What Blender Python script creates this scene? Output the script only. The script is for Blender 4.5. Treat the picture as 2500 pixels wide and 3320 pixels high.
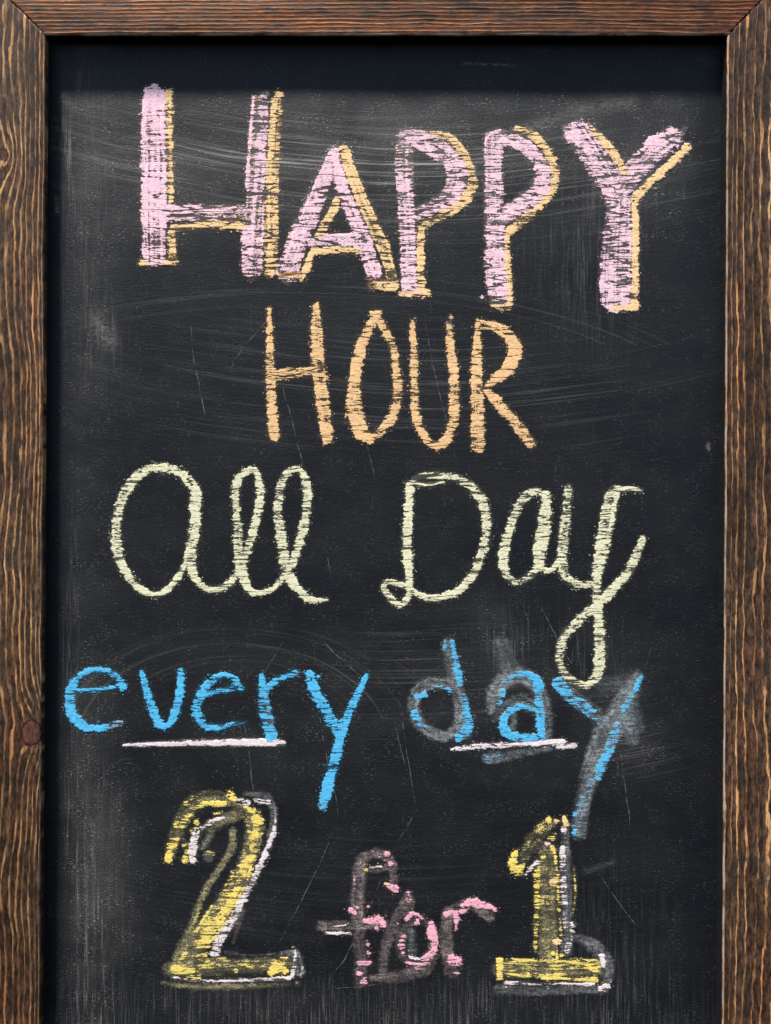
import bpy, math
import numpy as np
from mathutils import Vector

# ------------------------------------------------------------------ set-up
for o in list(bpy.data.objects):
    bpy.data.objects.remove(o, do_unlink=True)
scn = bpy.context.scene
col = scn.collection

PX = 0.00027            # metres per photograph pixel on the board's surface
Z0 = 0.76               # height of the camera and of the picture's centre
D = 0.76                # camera to board
FD = 0.014              # how far the frame stands proud of the board

cam_d = bpy.data.cameras.new('camera')
cam = bpy.data.objects.new('camera', cam_d)
col.objects.link(cam)
cam.location = (0, -D, Z0)
cam.rotation_euler = (math.radians(90), 0, 0)
cam_d.sensor_fit = 'HORIZONTAL'
cam_d.sensor_width = 24
cam_d.lens = 24 * D / (2500 * PX)
cam_d.clip_start = 0.01
cam_d.clip_end = 100
scn.camera = cam

SUN = Vector((-10.8, -14.0, 47.8)).normalized()
w = bpy.data.worlds.new('World')
scn.world = w
w.use_nodes = True
wn = w.node_tree
sky = wn.nodes.new('ShaderNodeTexSky')
sky.sky_type = 'NISHITA'
sky.sun_disc = False
sky.sun_elevation = math.asin(SUN.z)
sky.sun_rotation = math.atan2(SUN.x, SUN.y)
sky.air_density = 1.0
sky.dust_density = 1.2
wn.links.new(sky.outputs[0], wn.nodes['Background'].inputs['Color'])
wn.nodes['Background'].inputs['Strength'].default_value = 0.095

sd = bpy.data.lights.new('sun', 'SUN')
sd.energy = 5.0
sd.angle = math.radians(5.0)
sd.color = (1.0, 0.95, 0.88)
so = bpy.data.objects.new('sun', sd)
so.rotation_euler = (-SUN).to_track_quat('-Z', 'Y').to_euler()
so.location = (-0.5, -1, 3)
col.objects.link(so)

vs = scn.view_settings
vs.view_transform = 'Standard'
vs.look = 'None'
vs.gamma = 1.0
vs.use_curve_mapping = False
vs.exposure = 1.10
scn.render.engine = 'CYCLES'
scn.cycles.transparent_max_bounces = 16

# ------------------------------------------------------------------ helpers
def hash2(ix, iy, seed):
    ix = ix.astype(np.int64).astype(np.uint32)
    iy = iy.astype(np.int64).astype(np.uint32)
    h = ix * np.uint32(374761393) + iy * np.uint32(668265263) + np.uint32((seed * 2246822519) & 0xffffffff)
    h = (h ^ (h >> np.uint32(13))) * np.uint32(1274126177)
    h = h ^ (h >> np.uint32(16))
    return (h & np.uint32(0xffffff)).astype(np.float64) / float(0xffffff)

def vnoise(x, y, seed=0):
    ix = np.floor(x); iy = np.floor(y)
    fx = x - ix; fy = y - iy
    fx = fx * fx * (3 - 2 * fx); fy = fy * fy * (3 - 2 * fy)
    a = hash2(ix, iy, seed); b = hash2(ix + 1, iy, seed)
    c = hash2(ix, iy + 1, seed); d = hash2(ix + 1, iy + 1, seed)
    return (a * (1 - fx) + b * fx) * (1 - fy) + (c * (1 - fx) + d * fx) * fy

def fbm(x, y, seed=0, oct=3):
    s = 0; a = 0.5; n = 0
    for k in range(oct):
        s = s + a * vnoise(x * 2 ** k, y * 2 ** k, seed + k * 17)
        n += a; a *= 0.5
    return s / n

def sstep(a, b, x):
    t = np.clip((x - a) / (b - a), 0, 1)
    return t * t * (3 - 2 * t)

def srgb(r, g, b):
    f = lambda c: (c / 255 / 12.92) if c / 255 <= 0.04045 else ((c / 255 + 0.055) / 1.055) ** 2.4
    return (f(r), f(g), f(b))

def bx(px): return (np.asarray(px, float) - 1250) * PX
def bz(py): return Z0 + (1660 - np.asarray(py, float)) * PX

def new_obj(name, verts, faces, mat, parent, loc=(0, 0, 0), smooth=True):
    me = bpy.data.meshes.new(name)
    verts = np.asarray(verts, dtype=np.float32)
    me.from_pydata([], [], [])
    me.vertices.add(len(verts))
    me.vertices.foreach_set('co', (verts - np.asarray(loc, np.float32)).ravel())
    faces = np.asarray(faces, dtype=np.int32)
    nf, k = faces.shape
    me.loops.add(nf * k)
    me.loops.foreach_set('vertex_index', faces.ravel())
    me.polygons.add(nf)
    me.polygons.foreach_set('loop_start', np.arange(nf, dtype=np.int32) * k)
    me.update(calc_edges=True)
    me.validate()
    me.polygons.foreach_set('use_smooth', np.full(len(me.polygons), smooth))
    me.materials.append(mat)
    o = bpy.data.objects.new(name, me)
    o.location = loc
    o.parent = parent
    col.objects.link(o)
    return o

def fattr(o, name, v):
    a = o.data.attributes.new(name, 'FLOAT', 'POINT')
    a.data.foreach_set('value', np.asarray(v, np.float32).ravel())

def vattr(o, name, v):
    a = o.data.attributes.new(name, 'FLOAT_VECTOR', 'POINT')
    a.data.foreach_set('vector', np.asarray(v, np.float32).ravel())

# ------------------------------------------------------------------ node helper
class NT:
    def __init__(self, name, group=None):
        if group is None:
            self.mat = bpy.data.materials.new(name)
            self.mat.use_nodes = True
            self.t = self.mat.node_tree
            self.t.nodes.clear()
        else:
            self.t = group
    def n(self, typ, **kw):
        nd = self.t.nodes.new(typ)
        for k, v in kw.items():
            setattr(nd, k, v)
        return nd
    def put(self, sock, v):
        if v is None:
            return
        if isinstance(v, bpy.types.NodeSocket):
            self.t.links.new(v, sock)
        elif isinstance(v, (tuple, list)):
            if len(sock.default_value) == 4 and len(v) == 3:
                v = tuple(v) + (1,)
            sock.default_value = v
        else:
            sock.default_value = v
    def m(self, op, a, b=None, c=None, clamp=False):
        nd = self.n('ShaderNodeMath', operation=op, use_clamp=clamp)
        for s, v in zip(nd.inputs, (a, b, c)):
            self.put(s, v)
        return nd.outputs[0]
    def attr(self, name, out='Fac'):
        nd = self.n('ShaderNodeAttribute', attribute_name=name)
        return nd.outputs[out]
    def map(self, vec, scale, loc=(0, 0, 0)):
        nd = self.n('ShaderNodeMapping')
        self.put(nd.inputs['Vector'], vec)
        nd.inputs['Scale'].default_value = scale
        nd.inputs['Location'].default_value = loc
        return nd.outputs[0]
    def noise(self, vec, scale, detail=2, rough=0.5, loc=(0, 0, 0), dist=0.0, dim='2D'):
        nd = self.n('ShaderNodeTexNoise', noise_dimensions=dim)
        self.put(nd.inputs['Vector'], self.map(vec, scale, loc))
        nd.inputs['Scale'].default_value = 1
        nd.inputs['Detail'].default_value = detail
        nd.inputs['Roughness'].default_value = rough
        nd.inputs['Distortion'].default_value = dist
        return nd.outputs['Fac']
    def ss(self, a, b, x, lo=0.0, hi=1.0):
        nd = self.n('ShaderNodeMapRange', interpolation_type='SMOOTHSTEP')
        self.put(nd.inputs['Value'], x)
        self.put(nd.inputs['From Min'], a); self.put(nd.inputs['From Max'], b)
        self.put(nd.inputs['To Min'], lo); self.put(nd.inputs['To Max'], hi)
        return nd.outputs['Result']
    def mix(self, f, a, b, blend='MIX'):
        nd = self.n('ShaderNodeMix', data_type='RGBA', blend_type=blend)
        self.put(nd.inputs[0], f); self.put(nd.inputs[6], a); self.put(nd.inputs[7], b)
        return nd.outputs[2]
    def ramp(self, f, stops):
        nd = self.n('ShaderNodeValToRGB')
        self.put(nd.inputs[0], f)
        e = nd.color_ramp.elements
        while len(e) < len(stops):
            e.new(0.5)
        for el, (p, c) in zip(e, stops):
            el.position = p
            el.color = tuple(c) + (1,)
        return nd.outputs[0]
    def bump(self, h, strength, dist, normal=None):
        nd = self.n('ShaderNodeBump')
        self.put(nd.inputs['Height'], h)
        nd.inputs['Strength'].default_value = strength
        nd.inputs['Distance'].default_value = dist
        if normal is not None:
            self.put(nd.inputs['Normal'], normal)
        return nd.outputs[0]
    def bsdf(self, color, rough, spec=0.3, normal=None):
        nd = self.n('ShaderNodeBsdfPrincipled')
        self.put(nd.inputs['Base Color'], color)
        self.put(nd.inputs['Roughness'], rough)
        self.put(nd.inputs['Specular IOR Level'], spec)
        if normal is not None:
            self.put(nd.inputs['Normal'], normal)
        return nd.outputs[0]
    def out(self, sh):
        nd = self.n('ShaderNodeOutputMaterial')
        self.put(nd.inputs['Surface'], sh)
        return self.mat

# the brushed paint's relief, shared by the board and by the chalk that catches on it
def relief_group():
    g = bpy.data.node_groups.new('board_relief', 'ShaderNodeTree')
    g.interface.new_socket('Vector', in_out='INPUT', socket_type='NodeSocketVector')
    g.interface.new_socket('Valley', in_out='OUTPUT', socket_type='NodeSocketFloat')
    g.interface.new_socket('Fine', in_out='OUTPUT', socket_type='NodeSocketFloat')
    t = NT('', g)
    gi = t.n('NodeGroupInput'); go = t.n('NodeGroupOutput')
    v = gi.outputs[0]
    a = t.noise(v, (12, 100, 1), 2, 0.55, dist=0.3)
    b = t.noise(v, (28, 215, 1), 2, 0.55, loc=(3.1, 7.7, 0), dist=0.3)
    gate = t.noise(v, (9, 14, 1), 1, 0.5, loc=(11, 5, 0))
    va = t.ss(0.008, 0.050, t.m('ABSOLUTE', t.m('SUBTRACT', a, 0.5)), 1.0, 0.0)
    vb = t.ss(0.01, 0.070, t.m('ABSOLUTE', t.m('SUBTRACT', b, 0.5)), 1.0, 0.0)
    vb = t.m('MULTIPLY', vb, t.ss(0.36, 0.60, gate, 0.35, 0.95))
    val = t.m('MAXIMUM', t.m('MULTIPLY', va, t.ss(0.35, 0.6, gate, 1.0, 0.7)), vb)
    f1 = t.noise(v, (620, 900, 1), 3, 0.65, loc=(1.7, 2.9, 0))
    f2 = t.noise(v, (190, 330, 1), 2, 0.5, loc=(4.7, 1.2, 0))
    vo = t.n('ShaderNodeTexVoronoi', voronoi_dimensions='2D', feature='DISTANCE_TO_EDGE')
    wv = t.n('ShaderNodeVectorMath', operation='ADD')
    dn = t.n('ShaderNodeTexNoise', noise_dimensions='2D'); t.put(dn.inputs['Vector'], t.map(v, (500, 500, 1)))
    dn.inputs['Scale'].default_value = 1
    t.put(wv.inputs[0], t.map(v, (300, 430, 1))); t.put(wv.inputs[1], dn.outputs['Color'])
    t.put(vo.inputs['Vector'], wv.outputs[0]); vo.inputs['Scale'].default_value = 1
    cell = t.ss(0.0, 0.13, vo.outputs['Distance'], 1.0, 0.0)
    cgate = t.ss(0.40, 0.62, t.noise(v, (45, 60, 1), 2, 0.6, loc=(2, 12, 0)), 0.15, 1.0)
    val = t.m('MAXIMUM', val, t.m('MULTIPLY', t.m('MULTIPLY', cell, cgate), 0.50))
    fine = t.ss(0.32, 0.66, t.m('ADD', t.m('MULTIPLY', f1, 0.62), t.m('MULTIPLY', f2, 0.38)))
    t.put(go.inputs[0], val); t.put(go.inputs[1], fine)
    return g
RELIEF = relief_group()

def relief(t, vec):
    nd = t.n('ShaderNodeGroup')
    nd.node_tree = RELIEF
    t.put(nd.inputs[0], vec)
    return nd.outputs[0], nd.outputs[1]

# ------------------------------------------------------------------ materials
def board_material():
    t = NT('black_board_paint')
    v = t.attr('board', 'Vector')
    val, fine = relief(t, v)
    dh, dv, da, haze, scuff = (t.attr(k) for k in ('dust_h', 'dust_v', 'dust_arc', 'haze', 'scuff'))
    fh = t.attr('flow_h', 'Vector'); fa = t.attr('flow_arc', 'Vector')
    def streak(vec, sc, lo, hi, loc):
        s1 = t.ss(lo, hi, t.noise(vec, sc, 4, 0.65, loc=loc))
        s2 = t.ss(0.35, 0.65, t.noise(vec, tuple(c * 0.35 for c in sc), 2, 0.5, loc=loc))
        return t.m('MULTIPLY', s1, s2)
    sh = streak(fh, (7, 560, 1), 0.46, 0.68, (2, 3, 0))
    sv = streak(v, (820, 26, 1), 0.44, 0.68, (5, 1, 0))
    sa = streak(fa, (6, 460, 1), 0.50, 0.72, (8, 4, 0))
    ss_ = t.ss(0.30, 0.72, t.noise(v, (150, 420, 1), 4, 0.7, loc=(6, 6, 0)))
    cloud = t.ss(0.3, 0.7, t.noise(v, (14, 22, 1), 4, 0.6))
    grainy = t.ss(0.25, 0.75, t.noise(v, (500, 900, 1), 2, 0.6), 0.45, 1.35)
    dust = t.m('ADD', t.m('MULTIPLY', dh, sh), t.m('MULTIPLY', dv, sv))
    dust = t.m('ADD', dust, t.m('MULTIPLY', da, sa))
    dust = t.m('ADD', dust, t.m('MULTIPLY', scuff, ss_))
    hz = t.m('MULTIPLY', t.m('MULTIPLY', haze, grainy), t.ss(0.0, 1.0, cloud, 0.7, 1.25))
    dust = t.m('ADD', dust, hz)
    # flecks of chalk caught in the paint: short level dashes and points
    k1 = t.noise(v, (330, 900, 1), 3, 0.65, loc=(9, 2, 0))
    k2 = t.noise(v, (60, 60, 1), 2, 0.5, loc=(1, 8, 0))
    flk = t.m('MULTIPLY', t.ss(0.60, 0.70, k1), t.ss(0.40, 0.66, k2))
    dust = t.m('ADD', dust, t.m('MULTIPLY', flk, t.ss(0.0, 0.05, haze, 0.10, 0.42)))
    dust = t.m('MINIMUM', dust, 0.75)
    base = t.mix(cloud, (0.0044, 0.0055, 0.0078), (0.0074, 0.0081, 0.0098))
    base = t.mix(t.m('MULTIPLY', val, 0.18), base, (0.006, 0.006, 0.007))
    c = t.mix(dust, base, (0.40, 0.38, 0.345))
    hgt = t.m('SUBTRACT', t.m('MULTIPLY', fine, 0.5), t.m('MULTIPLY', val, 0.16))
    hgt = t.m('ADD', hgt, t.m('MULTIPLY', t.noise(v, (70, 700, 1), 3, 0.6), 0.3))
    nb = t.bump(hgt, 0.45, 0.0004)
    r = t.ss(0.0, 0.3, dust, 0.5, 0.9)
    return t.out(t.bsdf(c, r, 0.17, nb))

def chalk_material():
    t = NT('chalk')
    v = t.attr('board', 'Vector')
    val, fine = relief(t, v)
    p = t.attr('press'); sm = t.attr('smear')
    cc = t.attr('chalk_colour', 'Color'); sc = t.attr('smear_colour', 'Color')
    need = t.m('ADD', t.m('MULTIPLY', val, 0.82), t.m('MULTIPLY', t.m('SUBTRACT', 1.0, fine), 0.50))
    hard = t.ss(-0.10, 0.16, t.m('SUBTRACT', t.m('MULTIPLY', p, 1.03), need))
    hard = t.m('MULTIPLY', hard, t.ss(0.02, 0.10, p))
    film = t.m('MULTIPLY', sm, t.ss(0.1, 0.9, fine, 0.25, 1.1))
    film = t.m('MULTIPLY', film, t.ss(0.0, 1.0, val, 1.05, 0.6))
    film = t.m('ADD', film, t.m('MULTIPLY', t.ss(0.05, 0.3, p), 0.05))
    tone = t.noise(v, (300, 420, 1), 4, 0.65, loc=(7, 3, 0))
    cc = t.mix(t.ss(0.3, 0.72, tone, 0.0, 0.55), cc, t.mix(1.0, cc, (0.62, 0.60, 0.60), 'MULTIPLY'))
    cc = t.mix(t.ss(0.52, 0.8, tone, 0.0, 0.0), cc, (0.85, 0.83, 0.8))
    colr = t.mix(hard, sc, cc)
    alpha = t.m('MAXIMUM', hard, t.m('MINIMUM', film, 0.8))
    hgt = t.m('ADD', t.m('MULTIPLY', hard, 0.8), t.m('MULTIPLY', fine, 0.35))
    nb = t.bump(hgt, 0.45, 0.0004)
    sh = t.bsdf(colr, 0.95, 0.1, nb)
    tr = t.n('ShaderNodeBsdfTransparent').outputs[0]
    mx = t.n('ShaderNodeMixShader')
    t.put(mx.inputs[0], alpha); t.put(mx.inputs[1], tr); t.put(mx.inputs[2], sh)
    return t.out(mx.outputs[0])

def wood_material(name, tan, mid, dark, line_lo, line_hi, red):
    t = NT(name)
    v = t.attr('grain', 'Vector')          # x across, y along the grain, metres
    r = t.attr('ring'); pn = t.attr('paint'); kn = t.attr('knot')
    wob = t.noise(v, (130, 26, 1), 3, 0.55)
    rr = t.m('ADD', r, t.m('MULTIPLY', t.m('SUBTRACT', wob, 0.5), 0.9))
    f = t.m('FRACT', rr)
    wn1 = t.n('ShaderNodeTexWhiteNoise', noise_dimensions='1D')
    t.put(wn1.inputs['W'], t.m('FLOOR', rr))
    rnd = wn1.outputs['Value']
    f = t.m('ADD', f, t.m('MULTIPLY', t.m('SUBTRACT', rnd, 0.5), t.m('MULTIPLY', 0.22, t.ss(0.2, 0.6, f))))
    line = t.m('MULTIPLY', t.ss(line_lo, line_hi, f), t.ss(0.90, 0.98, f, 1.0, 0.0))
    late = t.ss(0.0, 0.5, f, 1.0, 0.0)
    brk = t.ss(0.34, 0.60, t.noise(v, (120, 14, 1), 4, 0.7, loc=(3, 3, 0)), 0.12, 1.0)
    lf = t.m('MULTIPLY', t.m('MULTIPLY', line, brk), t.m('ADD', 0.62, t.m('MULTIPLY', rnd, 0.38)))
    pores = t.noise(v, (1000, 150, 1), 3, 0.7, loc=(1, 4, 0))
    mott = t.noise(v, (260, 90, 1), 4, 0.75, loc=(5, 9, 0))
    big = t.noise(v, (18, 5, 1), 2, 0.5, loc=(2, 6, 0))
    body = t.mix(t.ss(0.36, 0.68, mott), dark, mid)
    body = t.mix(t.ss(0.45, 0.72, pores, 0.0, 0.7), body, mid)
    body = t.mix(t.m('MULTIPLY', late, t.ss(0.35, 0.6, mott, 0.7, 0.2)), body, dark)
    c = t.mix(lf, body, tan)
    c = t.mix(t.ss(0.40, 0.7, big, 0.0, red), c, t.mix(1.0, c, (1.15, 0.72, 0.50), 'MULTIPLY'))
    c = t.mix(t.ss(0.50, 0.68, pores, 0.0, 0.6), c, (0.022, 0.014, 0.010))
    shade = t.noise(v, (30, 4.5, 1), 3, 0.6, loc=(4, 1, 0))
    blot = t.noise(v, (75, 26, 1), 4, 0.65, loc=(9, 9, 0))
    c = t.mix(t.ss(0.52, 0.66, blot, 0.0, 0.75), c, t.mix(t.ss(0.4, 0.6, pores), (0.014, 0.011, 0.009), (0.04, 0.03, 0.022)))
    stn = t.attr('stain')
    c = t.mix(stn, c, t.mix(1.0, c, (0.52, 0.47, 0.46), 'MULTIPLY'))
    c = t.mix(t.ss(0.42, 0.66, shade, 0.0, 0.6), c, t.mix(1.0, c, (0.42, 0.38, 0.36), 'MULTIPLY'))
    wear_glint = t.m('MULTIPLY', t.attr('arris'), t.ss(0.35, 0.6, t.noise(v, (40, 30, 1), 4, 0.6, loc=(8, 8, 0)), 0.1, 0.9))
    c = t.mix(wear_glint, c, (0.42, 0.33, 0.26))  # rubbed arris and the right edge's bright reflection, painted as one pale line
    c = t.mix(t.ss(0.15, 0.5, kn), c, t.mix(t.ss(0.3, 0.7, mott), (0.040, 0.017, 0.012), (0.12, 0.046, 0.028)))
    c = t.mix(t.ss(0.62, 0.85, kn, 0.0, 0.85), c, (0.012, 0.008, 0.007))
    edge = t.ss(0.35, 0.65, t.m('ADD', pn, t.m('MULTIPLY', t.m('SUBTRACT', mott, 0.5), 0.5)))
    c = t.mix(edge, c, (0.010, 0.010, 0.011))
    hgt = t.m('ADD', t.m('MULTIPLY', lf, 0.9), t.m('MULTIPLY', pores, 0.5))
    hgt = t.m('ADD', hgt, t.m('MULTIPLY', mott, 0.6))
    nb = t.bump(hgt, 0.6, 0.0006)
    rg = t.ss(0.3, 0.7, mott, 0.5, 0.72)
    return t.out(t.bsdf(c, rg, 0.16, nb))

def scratch_material():
    t = NT('pale_scratch')
    v = t.attr('board', 'Vector')
    k = t.noise(v, (160, 160, 1), 4, 0.7)
    c = t.mix(t.ss(0.38, 0.66, k), (0.012, 0.012, 0.013), (0.12, 0.115, 0.11))
    return t.out(t.bsdf(c, 0.8, 0.2))

M_BOARD = board_material()
M_CHALK = chalk_material()
M_SCR = scratch_material()
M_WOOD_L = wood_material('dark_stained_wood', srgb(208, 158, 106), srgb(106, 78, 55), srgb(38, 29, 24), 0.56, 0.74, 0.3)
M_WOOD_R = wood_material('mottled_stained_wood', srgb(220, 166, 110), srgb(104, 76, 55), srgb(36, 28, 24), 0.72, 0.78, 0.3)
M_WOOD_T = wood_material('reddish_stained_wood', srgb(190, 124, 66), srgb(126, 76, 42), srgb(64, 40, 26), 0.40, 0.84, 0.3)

# ------------------------------------------------------------------ the sign
sign = bpy.data.objects.new('chalkboard_sign', None)
col.objects.link(sign)
sign['label'] = 'wooden framed black chalkboard sign with colourful handwritten happy hour chalk lettering'
sign['category'] = 'chalkboard'

BOT = 4060              # photograph row (continued below the picture) where the board ends
FRONT = D / (D - FD)
def fx(px): return 1250 + (px - 1250) / FRONT      # frame-front pixel -> board-plane pixel
def fy(py): return 1660 + (py - 1660) / FRONT

def inner_l(py): return fx(146 + (127 - 146) * (py - 113) / (3320 - 113.))
def inner_r(py): return fx(2359 + (2342 - 2359) * (py - 113) / (3320 - 113.))
TOP = fy(112.5)

# ---- board panel
def make_panel():
    st = 6.0
    xs = np.arange(110, 2400, st); ys = np.arange(95, BOT + 40, st)
    X, Y = np.meshgrid(xs, ys)
    h = (fbm(X / 300, Y / 160, 5) - 0.5) * 0.0006
    verts = np.stack([bx(X), -h, bz(Y)], -1).reshape(-1, 3)
    ny, nx = X.shape
    i = np.arange(ny * nx).reshape(ny, nx)
    q = np.stack([i[:-1, :-1], i[1:, :-1], i[1:, 1:], i[:-1, 1:]], -1).reshape(-1, 4)
    # back sheet and rims, so the panel is a board 6 mm thick
    n0 = len(verts)
    c = np.array([[110, 95], [110, ys[-1]], [xs[-1], ys[-1]], [xs[-1], 95]])
    fr = np.stack([bx(c[:, 0]), np.full(4, 0.0005), bz(c[:, 1])], -1)
    bk = fr + np.array([0, 0.006, 0])
    verts = np.concatenate([verts, fr, bk])
    f = [[n0 + 7, n0 + 6, n0 + 5, n0 + 4]]
    for k in range(4):
        a, b = k, (k + 1) % 4
        f.append([n0 + b, n0 + a, n0 + 4 + a, n0 + 4 + b])
    q = np.concatenate([q, np.array(f)])
    o = new_obj('panel', verts, q, M_BOARD, sign)
    ext = lambda A, v=0.0: np.concatenate([A.ravel(), np.full(8, v)])
    P = np.concatenate([np.stack([X.ravel() * PX, Y.ravel() * PX, X.ravel() * 0], -1), np.zeros((8, 3))])
    vattr(o, 'board', P)
    # wiping strokes that follow the arm: gently bowed level sweeps, and one rainbow arc
    Yh = Y + 60 * ((X - 1150) / 700.) ** 2 - 0.05 * (X - 1150) + 26 * (fbm(X / 500, Y / 500, 31) - 0.5)
    vattr(o, 'flow_h', np.concatenate([np.stack([X.ravel() * PX, Yh.ravel() * PX, X.ravel() * 0], -1), np.zeros((8, 3))]))
    Ra = np.hypot((X - 760) / 1.5, Y - 2420)
    Ra2 = np.hypot((X - 950) / 3.2, Y - 1330)
    up = Y < 1700
    R = np.where(up, Ra2, Ra); TH = np.where(up, np.arctan2(X - 950, 1330 - Y) * 500, np.arctan2(X - 760, 2420 - Y) * 350)
    vattr(o, 'flow_arc', np.concatenate([np.stack([TH.ravel() * PX, R.ravel() * PX, X.ravel() * 0], -1), np.zeros((8, 3))]))
    G = lambda x0, y0, sx, sy, a: a * np.exp(-((X - x0) / sx) ** 2 - ((Y - y0) / sy) ** 2)
    L = inner_l(Y); Rr = inner_r(Y)
    inside = sstep(30, 110, X - L) * sstep(30, 170, Rr - X)
    lump = fbm(X / 260, Y / 200, 77)
    # haze of rubbed-in dust, left out above the frame's shadow edge to paint that darker
    hz = 0.075 * sstep(285, 335, Y) * (1 - sstep(420, 900, Y)) * inside
    hz += G(700, 480, 700, 170, 0.02) + G(260, 900, 130, 650, 0.045) * inside + G(1300, 470, 500, 120, 0.02)
    hz += G(300, 2900, 110, 480, 0.065) * inside + G(260, 2300, 90, 600, 0.022) * inside
    hz += 0.007 * inside * sstep(320, 480, Y) + G(1650, 2100, 140, 130, 0.03) + G(1300, 2330, 900, 240, 0.010)
    hz += G(1100, 3300, 900, 120, 0.020) * inside + G(600, 2600, 600, 500, 0.008)
    hz += G(330, 1080, 50, 90, 0.05) + G(2060, 2430, 80, 70, 0.03) + G(2000, 2260, 90, 120, 0.035) + G(1560, 2190, 120, 110, 0.02)
    hz *= (0.30 + 1.2 * lump) * 0.85
    dh = (G(1150, 510, 640, 95, 0.62) + G(1500, 620, 500, 120, 0.26) + G(650, 430, 420, 120, 0.26)) * sstep(300, 360, Y)  # streaks also stop at the frame's shadow edge, deepening the shadow by colour
    dh += G(1300, 1250, 700, 180, 0.11) + G(1350, 2150, 260, 160, 0.10) + G(2050, 2440, 120, 70, 0.11)
    dh += G(1990, 2280, 110, 110, 0.07) + G(1640, 2250, 160, 120, 0.06) + G(1400, 2900, 700, 300, 0.02) + G(700, 2950, 500, 200, 0.02) + G(500, 1250, 300, 200, 0.03)
    dv = G(218, 420, 17, 110, 0.55) + G(232, 2250, 26, 520, 0.16) + G(300, 2950, 95, 420, 0.30) * inside
    dv += G(1650, 2085, 75, 95, 0.34) + G(1050, 3290, 900, 95, 0.26) + G(1980, 3150, 160, 260, 0.16) + G(1880, 800, 170, 260, 0.17) + G(1900, 2080, 110, 170, 0.12)
    dv += G(280, 650, 90, 420, 0.13) + G(330, 1080, 70, 110, 0.20)
    rr = np.abs(Ra - 300)
    da = 0.085 * np.exp(-(rr / 105) ** 2) * (Y < 2330) * (~up) * sstep(0, 60, Y - 1990)
    da = da + np.where(up, 0.08 * np.exp(-((Ra2 - 395) / 50) ** 2) * (Y > 850) * (Y < 1120), 0)
    da = da * inside
    sc = 0
    def wipe(pts, wd, a):
        d = np.full(X.shape, 1e9)
        for (x0, y0), (x1, y1) in zip(pts[:-1], pts[1:]):
            tt = np.clip(((X - x0) * (x1 - x0) + (Y - y0) * (y1 - y0)) / ((x1 - x0) ** 2 + (y1 - y0) ** 2), 0, 1)
            d = np.minimum(d, np.hypot(X - x0 - tt * (x1 - x0), Y - y0 - tt * (y1 - y0)))
        return a * np.exp(-(d / wd) ** 2)
    sc = wipe([(1900, 2826), (1985, 2795)], 10, 0.11) + wipe([(1700, 420), (1880, 360), (2050, 328)], 20, 0.16)
    sc = sc + wipe([(1720, 430), (1900, 460)], 30, 0.06) + wipe([(315, 1040), (360, 1110)], 24, 0.20)
    sc = sc + wipe([(1500, 206), (1670, 212)], 4, 0.22)
    sc = sc + wipe([(1700, 155), (1860, 160)], 16, 0.035) + wipe([(2050, 160), (2180, 160)], 14, 0.03) + wipe([(2270, 190), (2290, 200)], 16, 0.05)
    sc = sc + wipe([(260, 150), (340, 155)], 14, 0.06) + wipe([(262, 235), (252, 290)], 8, 0.10) + wipe([(208, 320), (232, 335)], 16, 0.18)
    sc = sc + wipe([(184, 640), (186, 690)], 5, 0.35) + wipe([(2296, 1440), (2297, 1455)], 5, 0.5)
    sc = sc + wipe([(150, 2270), (146, 2420)], 3, 0.25)
    for nm, A in (('haze', np.maximum(hz, 0)), ('dust_h', dh * (0.3 + 1.4 * lump)), ('dust_v', dv * (0.1 + 1.8 * fbm(X / 70, Y / 300, 63)) * 0.7), ('dust_arc', da), ('scuff', sc)):
        fattr(o, nm, ext(A))
    return o
panel = make_panel()

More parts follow.
